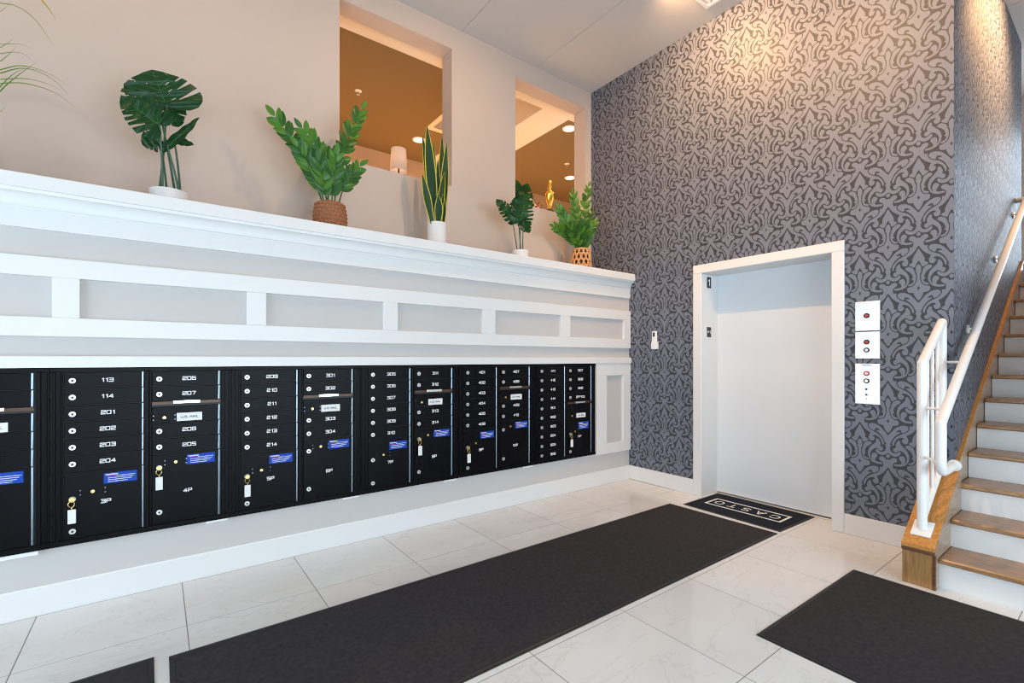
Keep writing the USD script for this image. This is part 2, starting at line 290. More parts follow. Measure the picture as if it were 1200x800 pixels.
    for P, axis in ((crown, 1), (leafy, 1), (spade, 1), (lance, 1), (diamond, 1), (loop, 0), (bird, 0)):
        q = np.array(P) / 1000
        if axis:
            keep = []
            for p in np.vstack([q, (q * [-1, 1])[::-1]]):
                if not keep or np.hypot(*(p - keep[-1])) > 1e-6: keep.append(p)
            if np.hypot(*(keep[0] - keep[-1])) < 1e-6: keep.pop()
            el.append(Polygon(chaikin(keep, 1)).buffer(0))
        else:
            g = Polygon(chaikin(q, 1)).buffer(0); el.append(g.union(affinity.scale(g, -1, 1, origin=(0, 0))))
    spread = lambda g: unary_union([affinity.translate(g, i * WP_W, (j + (0.5 if i % 2 else 0)) * WP_H) for i in (-2, -1, 0, 1, 2) for j in (-2, -1, 0, 1, 2)])
    out, over = [], None
    for g in el:                                        # a thin dark line wherever two shapes meet
        g = g.buffer(0.0006); h = g if over is None else g.difference(over)
        out.append(h); s = spread(h.buffer(WP_GAP)); over = s if over is None else over.union(s)
    dot = Polygon(np.array(dot) / 1000)
    return unary_union([g.difference(dot).buffer(-0.0010).buffer(0.0010).simplify(0.0005) for g in out])
MOTIF = motif()
def wallpaper(region, s0, z_apex):
    """all motif copies inside region (coordinates: s along the wall, z)"""
    a, c, b, d = region.bounds; pieces = []
    inner = region.buffer(-0.0005)
    for i in range(int((a - s0) / WP_W) - 3, int((b - s0) / WP_W) + 4):
        off = z_apex + (0.5 * WP_H if i % 2 else 0)
        for j in range(int((c - off) / WP_H) - 3, int((d - off) / WP_H) + 4):
            g = affinity.translate(MOTIF, s0 + i * WP_W, off + j * WP_H)
            if not g.intersects(inner): continue
            if not g.within(inner): g = g.intersection(inner)
            pieces += [k for k in getattr(g, 'geoms', [g]) if k.geom_type == 'Polygon' and k.area > 2e-6]
    V, Fc, n = [], [], 0
    for k in pieces:
        v, f = trimesh.creation.triangulate_polygon(k, engine='earcut'); V.append(v); Fc.append(np.array(f) + n); n += len(v)
    return np.vstack(V), np.vstack(Fc)
def flat_mesh(V, Fc, T):
    v = np.c_[V, np.zeros(len(V))]; mm = trimesh.Trimesh(v, Fc, process=False); mm.apply_transform(T); return mm
wb = struct('wall_back', 'elevator wall papered in grey damask')
door_hole = sbox(1.47, -0.1, 2.62, 2.20)
reg = sbox(YS, 0.0, YU + 0.02, ZC).difference(door_hole)
mir = lambda g: affinity.scale(g, -1, 1, origin=(0, 0))       # s = -y so that the outward side is -X
obj('papered_wall', plate(mir(reg), 0.05, frame((XW + 0.05, 0, 0), (0, -1, 0), (0, 0, 1))), 'wp_dark', wb)
V, Fc = wallpaper(mir(reg.intersection(sbox(0, 0.15, 9, 9))), -1.128, 1.810)
obj('wallpaper_print', flat_mesh(V, Fc, frame((XW - 0.0006, 0, 0), (0, -1, 0), (0, 0, 1))), 'wp_light', wb, kind='stuff')
ws = struct('wall_stair', 'stair wall papered in grey damask beside the handrail')
reg = sbox(XW, 0.0, 7.17, ZC)
obj('papered_wall', plate(sbox(XW + 0.05, 0.0, 7.17, ZC), 0.1, frame((0, YS + 0.1, 0), (1, 0, 0), (0, 0, 1))), 'wp_dark', ws)
V, Fc = wallpaper(reg.intersection(sbox(0, 0.4, 9, 9)), XW - 0.02, 1.99)
obj('wallpaper_print', flat_mesh(V, Fc, frame((0, YS - 0.0006, 0), (1, 0, 0), (0, 0, 1))), 'wp_light', ws, kind='stuff')

# the rest of the shell, mostly behind the camera --------------------
w = struct('wall_front', 'greige wall with the glazed street front')
fr = sbox(X0, 0, X1, ZC).difference(sbox(-1.7, 0.15, 3.7, 2.45))
obj('wall_surface', plate(fr, 0.15, frame((0, Y0, 0), (1, 0, 0), (0, 0, 1))), 'greige', w)
w = struct('wall_entrance', 'greige wall with the glazed entrance')
fr = sbox(Y0, 0, 4.4, ZC).difference(sbox(0.7, 0, 3.1, 2.45))
obj('wall_surface', plate(mir(fr), 0.15, frame((X0, 0, 0), (0, -1, 0), (0, 0, 1))), 'greige', w)
w = struct('wall_right', 'greige wall right of the stairs')
obj('wall_surface', cat(chbox(XW, X1, -0.62, -0.5, 0, ZC), chbox(XW, XW + 0.1, Y0, -0.6205, 0, ZC)), 'greige', w)
w = struct('wall_end', 'off-white wall at the head of the stairs')
fr = sbox(-0.7, 0, 6.9, 4.7).difference(sbox(-0.4, 2.45, 0.6, 4.15))
obj('wall_surface', plate(mir(fr), 0.12, frame((X1 + 0.12, 0, 0), (0, -1, 0), (0, 0, 1))), 'ceiling', w)
def window(n, label, face, a0, a1, z0, z1, p, cols, rows):
    t = struct(f'window_{n}', label)
    B = (lambda s0, s1, q0, q1, h: chbox(s0, s1, p - h, p + h, q0, q1, 0.004)) if face == 'y' else (lambda s0, s1, q0, q1, h: chbox(p - h, p + h, s0, s1, q0, q1, 0.004))
    for k in range(cols + 1):
        s = a0 + (a1 - a0) * k / cols; obj('mullion', B(s - 0.03, s + 0.03, z0, z1, 0.03), 'trim', t)
    for k in range(rows + 1):
        q = z0 + (z1 - z0) * k / rows; obj('rail', B(a0, a1, q - 0.03, q + 0.03, 0.028), 'trim', t)
    obj('pane', B(a0, a1, z0, z1, 0.004), 'pane', t)
window(1, 'glazed street front', 'y', -1.7, 3.7, 0.15, 2.45, Y0 - 0.1, 4, 2)
window(2, 'glazed entrance', 'x', 0.7, 3.1, 0.03, 2.45, X0 - 0.1, 2, 1)
window(3, 'stair head window', 'x', -0.4, 0.6, 2.45, 4.15, X1 + 0.06, 1, 2)

# upper lounge behind the openings ----------------------------------
YB, ZB = 6.83, 4.44
w = struct('wall_lounge', 'tan back wall of the upper lounge')
obj('wall_surface', cat(chbox(-2.6, X1, YB, YB + 0.1, ZM, 4.9), chbox(-2.7, -2.6, YU + 0.195, YB, ZM, 4.9)), 'orange', w)
f2 = struct('floor_lounge', 'floor of the upper lounge')
obj('floor_slab', cat(chbox(-2.7, X1, YU + 0.195, YB, ZM - 0.2, ZM), chbox(7.17, X1, -0.5, YU + 0.195, ZM - 0.2, ZM)), 'cream', f2)
c2 = struct('ceiling_lounge', 'warm brown and cream ceiling of the upper lounge with a raised tray')
soff = sbox(-2.7, YU + 0.19, X1, YB).difference(sbox(2.95, 4.46, 3.81, 5.7)).difference(sbox(-2.7, 4.49, 2.88, YB)).difference(sbox(2.8, 5.78, 3.40, YB)).difference(sbox(4.26, 4.47, X1, YB))
flat = lambda z: frame((0, 0, z), (1, 0, 0), (0, 1, 0))
obj('cream_soffit', plate(soff, 0.06, flat(ZB)), 'cream', c2)
obj('brown_panel', plate(sbox(-2.7, 4.49, 2.88, YB).union(sbox(2.8, 5.78, 3.40, YB)), 0.06, flat(ZB)), 'brown', c2)
obj('brown_panel', plate(sbox(4.26, 4.47, X1, YB), 0.06, flat(ZB)), 'brown', c2)
obj('tray_side', cat(chbox(2.90, 2.95, 4.41, 5.75, ZB + .06, ZB + .30), chbox(3.81, 3.86, 4.41, 5.75, ZB + .06, ZB + .30), chbox(2.95, 3.81, 4.41, 4.46, ZB + .06, ZB + .30), chbox(2.95, 3.81, 5.7, 5.75, ZB + .06, ZB + .30)), 'cream', c2)
obj('tray_top', chbox(2.9, 3.86, 4.41, 5.75, ZB + 0.30, ZB + 0.35), 'tray_top', c2)

# baseboards, cornice, panel trim -----------------------------------
bb = struct('baseboard_left', 'white baseboard under the mailboxes')
prof = Polygon([(0, 0), (0.016, 0), (0.016, 0.143), (0.012, 0.153), (0, 0.153)])
obj('board', plate(prof, XW - X0, frame((X0, YM, 0), (0, -1, 0), (0, 0, 1)) @ np.diag([1, 1, -1, 1])), 'trim', bb)
bb = struct('baseboard_back', 'white baseboard below the damask wallpaper')
obj('board', chbox(XW - 0.016, XW + 0.01, 2.69, YM - 0.016, 0, 0.153, 0.004), 'trim', bb)
obj('board', chbox(XW - 0.016, XW + 0.01, 0.889, 1.402, 0, 0.153, 0.004), 'trim', bb)
def extrude_x(pts, x0, x1):
    """profile in (y, z) swept along x"""
    p = Polygon(pts)
    mm = trimesh.creation.extrude_polygon(p, x1 - x0, engine='earcut')      # x->y, y->z, z->x
    T = np.eye(4); T[:3, 0], T[:3, 1], T[:3, 2], T[:3, 3] = (0, 1, 0), (0, 0, 1), (1, 0, 0), (x0, 0, 0)
    mm.apply_transform(T); return mm
co = struct('trim_1', 'deep white crown ledge above the mailboxes where the plants stand')
XE = XW - 0.0012
obj('ledge_shelf', extrude_x([(3.418, ZL - 0.074), (3.418, ZL - 0.003), (3.421, ZL), (YU, ZL), (YU, ZL - 0.05), (3.5, ZL - 0.05), (3.5, ZL - 0.074)], X0, XE), 'trim', co)
cove = [(3.432, ZL - 0.074), (3.434, ZL - 0.090)] + [(3.436 + 0.042 * math.sin(t), ZL - 0.092 - 0.058 * (1 - math.cos(t))) for t in np.linspace(0, math.pi / 2, 9)]
obj('crown_moulding', extrude_x(cove + [(3.478, 2.146), (3.484, 2.140), (3.484, 2.128), (YM, 2.128), (YM, ZL - 0.074)], X0, XE), 'trim', co, smooth=25)
obj('frieze_board', extrude_x([(3.487, 2.034), (3.487, 2.128), (YM, 2.128), (YM, 2.034)], X0, XE), 'trim', co)
pn = struct('trim_2', 'white rail and stile panelling above the mailboxes')
gap = [(-1.45, -0.446), (-0.335, 0.466), (0.580, 1.384), (1.500, 2.286), (2.423, 3.219), (3.345, 4.170)]
B = lambda x0, x1, z0, z1: chbox(x0, x1, YF - 0.010, YM + 0.01, z0, z1, 0.0025)
obj('rail', B(X0, XE, 1.786, 1.890), 'trim', pn); obj('rail', B(X0, XE, 1.470, 1.572), 'trim', pn)
st = [(X0, -1.45)] + [(gap[i][1], gap[i + 1][0]) for i in range(len(gap) - 1)] + [(gap[-1][1], XE)]
for a, b in st:
    obj('stile', B(a, b, 1.572, 1.786), 'trim', pn)
lt = struct('trim_3', 'slim white board along the top of the mailboxes')
obj('head_board', extrude_x([(3.470, 1.304), (3.470, 1.362), (3.474, 1.367), (YM, 1.367), (YM, 1.304)], X0, XE), 'trim', lt)
ep = struct('trim_4', 'white framed narrow panel at the end of the mailboxes')
for n, a in (('rail', (3.722, XE, 1.172, 1.303)), ('rail', (3.722, XE, 0.330, 0.438)), ('stile', (3.722, 3.888, 0.438, 1.172)), ('stile', (4.156, XE, 0.438, 1.172))):
    obj(n, B(*a), 'trim', ep)

# elevator door -----------------------------------------------------
dr = struct('door_1', 'pale elevator door in a deep white frame')
XD = 4.55
obj('frame_jamb', chbox(XW - 0.02, XD + 0.02, 2.604, 2.694, 0, 2.19, 0.004), 'trim', dr)
obj('frame_jamb', chbox(XW - 0.02, XD + 0.02, 1.400, 1.486, 0, 2.19, 0.004), 'trim', dr)
obj('frame_head', chbox(XW - 0.02, XD + 0.02, 1.400, 2.694, 2.1905, 2.274, 0.004), 'trim', dr)
obj('door_panel', chbox(XD, XD + 0.04, 1.470, 2.62, 0.012, 2.215, 0.003), 'doorwhite', dr)
obj('threshold', chbox(XD - 0.035, XD + 0.05, 1.486, 2.604, -0.02, 0.006, 0.002), 'steel', dr)
obj('shaft_wall', chbox(XD + 0.05, XD + 0.1, 1.3, 2.8, -0.1, 2.4), 'black_dark', dr)
def jamb_plate(z0, z1, x0, x1, txt, lab):
    t = thing('braille_plate', lab, 'sign', ((x0 + x1) / 2, 2.604, z0))
    obj('plate', chbox(x0, x1, 2.6005, 2.604, z0, z1, 0.001), 'ink', t)
    obj('white_border', cat(chbox(x0 - .006, x1 + .006, 2.602, 2.604, z0 - .006, z1 + .006)), 'white', t)
    T = frame(((x0 + x1) / 2, 2.6008, (z0 + z1) / 2), (1, 0, 0), (0, 0, 1))
    obj('numeral', text(txt, (0.62 if len(txt) == 1 else 0.32) * (z1 - z0), T), 'print', t)
jamb_plate(2.055, 2.165, 4.36, 4.435, '1', 'black plate with a white figure one at the top of the elevator jamb')
jamb_plate(1.568, 1.668, 4.36, 4.435, '*1', 'small black plate with white symbols lower on the elevator jamb')

# wall plates beside the elevator -----------------------------------
def button(t, y, z, r, ringmat, facemat, name='button'):
    a = obj(name, cyl((XW - 0.008, y, z), (XW - 0.014, y, z), r, 24), ringmat, t, smooth=40)
    obj('button_face', cyl((XW - 0.014, y, z), (XW - 0.0165, y, z), r * 0.55, 20), facemat, a, smooth=40)
PL = [(1.563, 1.785, 'square steel call plate with one dark button, topmost of three beside the elevator'),
      (1.354, 1.555, 'square steel call plate with two round buttons, middle of three beside the elevator'),
      (1.012, 1.316, 'tall steel plate with red button and key switches, lowest of three beside the elevator')]
for k, (z0, z1, lab) in enumerate(PL):
    t = thing('call_plate', lab, 'switch plate', (XW, 1.252, z0))
    obj('plate', chbox(XW - 0.009, XW, 1.175, 1.330, z0, z1, 0.002), 'steel', t)
    if k == 0: button(t, 1.256, 1.676, 0.019, 'ink', 'red')
    if k == 1: button(t, 1.256, 1.478, 0.019, 'ink', 'red'); button(t, 1.256, 1.418, 0.019, 'ink', 'print')
    if k == 2:
        button(t, 1.256, 1.242, 0.019, 'red', 'print'); button(t, 1.256, 1.186, 0.019, 'ink', 'steel')
        for z in (1.124, 1.083): button(t, 1.256, z, 0.013, 'chrome', 'ink', 'key_switch')
        obj('emblem', cyl((XW - 0.009, 1.256, 1.052), (XW - 0.0105, 1.256, 1.052), 0.004, 12), 'ink', t)
        obj('legend', chbox(XW - 0.0098, XW - 0.009, 1.225, 1.285, 1.300, 1.307), 'blue', t)
t = thing('wall_remote', 'small white remote in a wall holder on the damask wallpaper', 'remote control', (XW, 3.145, 1.456))
obj('handset', chbox(XW - 0.022, XW - 0.004, 3.121, 3.184, 1.50, 1.650, 0.006), 'white', t)
obj('holder', chbox(XW - 0.030, XW, 3.108, 3.186, 1.456, 1.535, 0.004), 'white', t)
obj('display', chbox(XW - 0.0235, XW - 0.020, 3.143, 3.166, 1.590, 1.636, 0.001), 'ink', t)

# mats --------------------------------------------------------------
def mat_thing(name, label, corners, carpet, border=0.03, zt=0.006):
    c = np.array(corners, float); t = thing(name, label, 'floor mat', (*c.mean(0), 0))
    P = Polygon(c); inn = P.buffer(-border, join_style=2)
    lo, hi = np.array(P.exterior.coords)[:-1], None
    base = plate(P, 0.003, flat(0.0)); 
    obj('rubber_border', cat(base, plate(P.buffer(-0.006, join_style=2).difference(inn), zt - 0.003, flat(0.003))), 'rubber', t)
    obj('carpet', plate(inn, zt + 0.002 - 0.003, flat(0.003)), carpet, t)
    return t
mat_thing('runner_mat', 'long charcoal runner mat leading to the elevator', [(0.044, 1.706), (3.842, 1.704), (3.832, 2.662), (0.044, 2.652)], 'carpet', 0.022)
mat_thing('runner_mat', 'charcoal mat piece at the bottom left edge, end to end with the long runner', [(-2.6, 1.74), (0.000, 1.74), (-0.010, 2.690), (-2.6, 2.650)], 'carpet', 0.022)
mat_thing('stair_mat', 'charcoal floor mat lying in front of the stairs', [(2.347, 1.141), (2.305, -0.70), (3.545, -0.72), (3.572, 1.121)], 'carpet', 0.022)
t = mat_thing('logo_mat', 'navy door mat with framed white lettering at the elevator door', [(3.895, 1.708), (4.498, 1.690), (4.515, 2.578), (3.915, 2.575)], 'navy', 0.02)
fa = [(0, 0), (1, 0), (1, 1), (0, 1)]
fx0, fx1, fy0, fy1 = 4.098, 4.325, 1.798, 2.474
ring = sbox(fx0, fy0, fx1, fy1).difference(sbox(fx0 + .02, fy0 + .02, fx1 - .02, fy1 - .02))
obj('white_frame', plate(ring, 0.001, flat(0.0079)), 'print', t)
lx = (fx0 + fx1) / 2; ly = np.linspace(fy0 + .09, fy1 - .09, 5)
obj('lettering', cat([text(ch, 0.092, frame((lx, y, 0.0079), (0, 1, 0), (-1, 0, 0)), bold=False) for ch, y in zip('CASTO', ly)]), 'print', t)

# mailbox cabinets --------------------------------------------------
CAB0, CABW = -0.454, 0.832
ROWZ = [1.280 - 0.0903 * k for k in range(11)]
ZB_, ZT_ = 0.346, 1.3035
YC = YF - 0.004                                            # front of the cabinet frame
YD = YC - 0.006                                            # front of the doors
def lock(door, x, z, mat='lockface', name='lock', r=0.0145):
    k = obj(name, cyl((x, YD, z), (x, YD - 0.006, z), r, 20), mat, door, smooth=40)
    return k
def keyhole(thing_door, x, z):
    obj('keyhole', cat(cyl((x, YD - 0.006, z), (x, YD - 0.0068, z), 0.0052, 12), chbox(x - 0.0016, x + 0.0016, YD - 0.0068, YD - 0.006, z - 0.008, z)), 'ink', thing_door)
def door(cab, x0, x1, z0, z1, num=None, nz=None, name='mailbox_door', lk=True, nx=0.18):
    d = obj(name, chbox(x0, x1 - 0.004, YD, YC + 0.004, z0 + 0.0018, z1 - 0.0018, 0.0022), 'black', cab)
    obj('hinge', tube([(x1 + 0.003, YD + 0.002, z0 + 0.003), (x1 + 0.003, YD + 0.002, z1 - 0.003)], 0.0065, 12), 'hinge', d, smooth=40)
    zc = (z0 + z1) / 2
    if lk: lock(d, x0 + 0.034, zc - 0.002); keyhole(d, x0 + 0.034, zc - 0.002)
    if num: obj('number', text(num, 0.0235, FACE_MAIL(x0 + nx, YD, (nz if nz else zc))), 'print', d)
    return d
def sticker(d, x0, x1, z0, z1):
    k = obj('blue_label', chbox(x0, x1, YD - 0.0010, YD, z0, z1), 'blue', d, label='blue notice label with white print')
    w, h = x1 - x0, z1 - z0; L = []
    for q, (a, b, t) in enumerate(((0.05, 0.42, 0.10), (0.12, 0.95, 0.05), (0.12, 0.9, 0.05), (0.12, 0.84, 0.05), (0.12, 0.72, 0.05))):
        z = z1 - h * (0.16 + 0.17 * q); L.append(chbox(x0 + a * w, x0 + b * w, YD - 0.0016, YD - 0.0009, z - t * h / 2, z + t * h / 2))
    return L
def white_label(d, x0, x1, z0, z1):
    obj('white_label', chbox(x0, x1, YD - 0.0012, YD, z0, z1), 'print', d, label='white mail label with black lettering')
    w = x1 - x0
    obj('label_text', text('U.S. MAIL', min(0.020, w * 0.105), FACE_MAIL((x0 + x1) / 2, YD - 0.0011, (z0 + z1) / 2), bold=False), 'ink', d)
def master(d, x, z):
    lock(d, x, z, 'brass', 'brass_lock', 0.0088)
    pts = [cyl((x + a, YD, z + b), (x + a, YD - 0.0012, z + b), 0.0028, 8) for a in (-0.052, 0.052) for b in (-0.012, 0.012)]
    obj('rivet', cat(pts), 'hinge', d)
def keytag(cab_no, x, z, lab):
    t = thing('key_tag', lab, 'key', (x, YD - 0.006, z), group=None)
    y = YD - 0.0062
    obj('key', cat(cyl((x, y - 0.012, z), (x, y, z), 0.0035, 10), cyl((x, y - 0.016, z), (x, y - 0.012, z), 0.0125, 20)), 'brass', t, smooth=40)
    ringp = [(x - 0.002 + 0.013 * math.sin(a), y - 0.018, z - 0.022 + 0.015 * math.cos(a)) for a in np.linspace(0, 2 * math.pi, 25)]
    chain = [(x + 0.003 * math.sin(9 * a), y - 0.018, z - 0.036 - 0.016 * a) for a in np.linspace(0, 1, 9)]
    obj('split_ring', cat(tube(ringp, 0.0017, 6), tube(chain, 0.0022, 6)), 'brass', t, smooth=40)
    obj('tag', chbox(x - 0.017, x + 0.017, y - 0.022, y - 0.017, z - 0.126, z - 0.050, 0.0022), 'white', t)
    return t
def parcel(cab, x0, x1, z0, z1, num, lbl, brass, numz, lockz, botz, numx):
    d = door(cab, x0, x1, z0, z1, None, name='parcel_door', lk=False)
    obj('number', text(num, 0.023, FACE_MAIL(x0 + numx, YD, numz)), 'print', d)
    L = sticker(d, *lbl); obj('label_print', cat(L), 'print', d)
    obj('label_red', chbox(lbl[0] + 0.015, lbl[0] + 0.055, YD - 0.0017, YD - 0.0009, lbl[3] - 0.022, lbl[3] - 0.018), 'red', d)
    master(d, *brass); lock(d, x0 + 0.034, lockz); keyhole(d, x0 + 0.034, lockz); lock(d, x0 + 0.034, botz); keyhole(d, x0 + 0.034, botz)
    return d
def slot(cab, x0, x1, z):
    s = obj('mail_slot', cat(chbox(x0, x1 + .008, YD - 0.012, YC, z - 0.004, z + 0.002, 0.001), chbox(x0, x1 + .008, YC - .002, YC + 0.004, z - 0.016, z - 0.004)), 'bronze', cab, label='bronze lip of the outgoing mail slot')
    obj('slot_plate', chbox(x0 + 0.10, x0 + 0.235, YD - 0.0135, YD - 0.006, z - 0.012, z + 0.006, 0.001), 'chrome', s)
def cabinet_body(x0, x1, t, cols):
    obj('body', chbox(x0 + 0.008, x1 - 0.008, YC + 0.004, YM + 0.09, ZB_ + .02, ZT_ - .01), 'black_dark', t)
    bars = [('frame_head', (x0, x1, YC - 0.010, YC + 0.006, ROWZ[0] + 0.001, ZT_)), ('frame_sill', (x0, x1, YC - 0.010, YC + 0.006, ZB_, ROWZ[10] - 0.001))]
    for n, a in bars: obj(n, chbox(*a, 0.002), 'black', t)
    edges = [(x0 + 0.001, x0 + 0.052), (x1 - 0.054, x1 - 0.001)] + ([(x0 + 0.396, x0 + 0.431)] if cols == 2 else [])
    for a, b in edges:
        obj('frame_post', cat(chbox(a, b, YC - 0.004, YC + 0.006, ROWZ[10] - 0.001, ROWZ[0] + 0.001, 0.002), chbox(a + 0.010, a + 0.022, YC - 0.012, YC, ROWZ[10] - 0.001, ROWZ[0] + 0.001, 0.003),
            chbox(b - 0.014, b - 0.008, YC - 0.010, YC, ROWZ[10] - 0.001, ROWZ[0] + 0.001, 0.002)), 'black', t)
COLB = [(1.280, 1.1897), (1.1897, 1.100), None, (1.070, 0.973), (0.973, 0.881), (0.881, 0.789), (0.789, 0.377)]
def col_a(t, x, nums, pnum, lblx=0.218):
    for k, n in enumerate(nums): door(t, x, x + 0.332, ROWZ[k + 1], ROWZ[k], n)
    if pnum: parcel(t, x, x + 0.332, ROWZ[10], ROWZ[6], pnum, (x + lblx - .055, x + lblx + .09, 0.655, 0.714), (x + 0.117, 0.622), 0.560, 0.592, 0.418, 0.172)
def col_b(t, x, top, mid, pnum, mail=(0.118, 0.246)):
    for k, n in enumerate(top): door(t, x, x + 0.332, COLB[k][1], COLB[k][0], n)
    slot(t, x, x + 0.332, 1.097)
    d = door(t, x, x + 0.332, *COLB[3][::-1], lk=False, name='mail_drop_door')
    white_label(d, x + mail[0], x + mail[1], 0.978, 1.027); master(d, x + 0.058, 1.004)
    for k, n in enumerate(mid): door(t, x, x + 0.332, COLB[4 + k][1], COLB[4 + k][0], n)
    parcel(t, x, x + 0.332, COLB[6][1], COLB[6][0], pnum, (x + 0.168, x + 0.312, 0.712, 0.772), (x + 0.113, 0.736), 0.558, 0.711, 0.449, 0.172)
AX, BX = 0.055, 0.432
CABS = [(['113', '114', '201', '202', '203', '204'], '3P', ['206', '207'], ['208', '205'], '4P', 'black mailbox cabinet numbered 113 to 208, with two hanging key tags'),
        (['209', '210', '211', '212', '213', '214'], '5P', ['301', '302'], ['303', '304'], '6P', 'black mailbox cabinet numbered 209 to 304, second complete one from the left'),
        (['305', '306', '307', '308', '309', '310'], '7P', ['311', '312'], ['313', '314'], '8P', 'black mailbox cabinet numbered 305 to 314, middle of the five complete ones'),
        (['401', '402', '403', '404', '405', '406'], '9P', ['407', '408'], ['409', '410'], '10P', 'black mailbox cabinet numbered 401 to 410, second from the white end panel')]
for k, (na, pa, ta, ma, pb, lab) in enumerate(CABS):
    x0 = CAB0 + CABW * k; x1 = x0 + CABW
    t = thing('mailbox_cabinet', lab, 'mailbox', (x0, YF, ZB_), 'black mailbox cabinets in the left wall')
    cabinet_body(x0, x1, t, 2); col_a(t, x0 + AX, na, pa); col_b(t, x0 + BX, ta, ma, pb)
    obj('mounting_tab', chbox(x0 + 0.695, x0 + 0.815, YF - 0.010, YM, ZB_ - 0.014, ZB_ - 0.0005, 0.002), 'white', t, label='white mounting tab under the cabinet')
x0 = CAB0 + 4 * CABW
t = thing('mailbox_cabinet', 'black mailbox cabinet nearest the end panel, with ten narrow boxes in its left column', 'mailbox', (x0, YF, ZB_), 'black mailbox cabinets in the left wall')
cabinet_body(x0, x0 + CABW, t, 2)
col_a(t, x0 + AX, ['411', '412', '413', '414', '501', '502', '503', '504', '505', '506'], None)
x = x0 + BX
for k, n in enumerate(['507', '508', '509', 'OFFICE']): door(t, x, x + 0.332, ROWZ[k + 1], ROWZ[k], n)
slot(t, x, x + 0.332, ROWZ[4] - 0.006)
d = parcel(t, x, x + 0.332, ROWZ[10], ROWZ[4] - 0.026, '11P', (x + 0.148, x + 0.298, 0.632, 0.706), (x + 0.100, 0.614), 0.560, 0.593, 0.417, 0.165)
white_label(d, x + 0.122, x + 0.252, 0.752, 0.798); master(d, x + 0.058, 0.775)
x0 = CAB0 - CABW
t = thing('mailbox_cabinet', 'black mailbox cabinet cut off by the left edge of the photo', 'mailbox', (x0, YF, ZB_), 'black mailbox cabinets in the left wall')
cabinet_body(x0, x0 + CABW, t, 2)
col_a(t, x0 + AX, [''] * 6, None); door(t, x0 + AX, x0 + AX + 0.332, ROWZ[10], ROWZ[6], name='parcel_door')
x = x0 + BX
for a, b in (COLB[0], COLB[1], COLB[4], COLB[5]): door(t, x, x + 0.332, b, a)
slot(t, x, x + 0.332, 1.097); d = door(t, x, x + 0.332, *COLB[3][::-1], lk=False, name='mail_drop_door')
white_label(d, x + 0.118, x + 0.246, 0.978, 1.027); master(d, x + 0.058, 1.004)
d = door(t, x, x + 0.332, COLB[6][1], COLB[6][0], lk=False, name='parcel_door')
L = sticker(d, x + 0.158, x + 0.302, 0.712, 0.772); obj('label_print', cat(L), 'print', d)
obj('mounting_tab', chbox(x0 + 0.645, x0 + 0.79, YF - 0.010, YM, ZB_ - 0.022, ZB_ - 0.0005, 0.002), 'white', t, label='white mounting tab under the cabinet')
for xk, zk, lab in ((CAB0 + AX + 0.034, 0.592, 'key with white tag hanging in the lock of parcel door 3P'),
                    (CAB0 + BX + 0.034, 0.711, 'key with white tag hanging in the lock of parcel door 4P'),
                    (CAB0 + CABW + AX + 0.034, 0.592, 'key with white tag hanging in the lock of parcel door 5P'),
                    (CAB0 + 2 * CABW + BX + 0.034, 0.711, 'key with white tag hanging in the lock of parcel door 8P'),
                    (CAB0 + 3 * CABW + AX + 0.034, 0.592, 'key with white tag hanging in the lock of parcel door 9P'),
                    (CAB0 + 4 * CABW + BX + 0.034, 0.593, 'key with white tag hanging in the cabinet nearest the end panel')):
    keytag(0, xk, zk, lab)

# stairs ------------------------------------------------------------
RUN, RISE, NX0, SY0, SY1 = 0.287, 0.1744, 3.690, -0.50, 0.734
st_ = struct('stairs', 'oak stair treads with white risers rising along the damask wall')
for k in range(12):
    xn, z = NX0 + RUN * k, RISE * (k + 1)
    rs = obj('riser', chbox(xn + 0.022, xn + 0.040, SY0, SY1 if xn < XW - 0.05 else 0.7465, z - RISE, z - 0.030), 'trim', st_)
    obj('tread', chbox(xn, xn + RUN + 0.03, SY0, SY1 if xn + RUN < XW + 0.05 else 0.7465, z - 0.030, z, 0.007), 'oak_tread', st_)
obj('riser', chbox(NX0 + RUN * 12 + 0.022, NX0 + RUN * 12 + 0.04, SY0, SY1, RISE * 12, ZM - 0.001), 'trim', st_)
obj('carcass', cat([chbox(NX0 + RUN * k + 0.04, NX0 + RUN * (k + 1) + 0.04, SY0 + .01, SY1 - .002, 0, RISE * (k + 1) - 0.03) for k in range(12)]), 'black_dark', st_)
SL = RISE / RUN
cu = struct('stair_stringer', 'oak curb with oak cap, its upper run coloured as lit, along the left side of the stairs')
XC, ZCAP, YA, YBc = 3.622, 0.246, 0.734, 0.889
zc = lambda x: ZCAP + SL * (x - XC)
def sl_prism(x0, x1, y0, y1, drop0, drop1, mat, name, lip=0.0):
    """body between y0 and y1 whose top follows the stair slope: from drop1 below the cap line up to drop0"""
    P = Polygon([(x0, zc(x0) - drop0), (x1, zc(x1) - drop0), (x1, zc(x1) - drop1), (x0, zc(x0) - drop1)])
    return obj(name, plate(P, y1 - y0, frame((0, y1, 0), (1, 0, 0), (0, 0, 1))), mat, cu)
XT, YT = 7.10, 0.748
P = Polygon([(XC + 0.006, 0.001), (XC + 0.006, zc(XC) - 0.03), (XW - 0.001, zc(XW) - 0.03), (XW - 0.001, 0.001)])
obj('curb', plate(P, YBc - YA - 0.006, frame((0, YBc - 0.003, 0), (1, 0, 0), (0, 0, 1))), 'oak_front', cu)
P = Polygon([(XW - 0.001, zc(XW) - 0.40), (XW - 0.001, zc(XW) - 0.03), (XT, zc(XT) - 0.03), (XT, zc(XT) - 0.40)])
obj('skirt_board', plate(P, YS - YT - 0.003, frame((0, YS - 0.001, 0), (1, 0, 0), (0, 0, 1))), 'oak_side', cu)
sl_prism(XC - 0.002, XW - 0.0012, YA, YBc, 0.0, 0.022, 'oak_cap', 'cap')
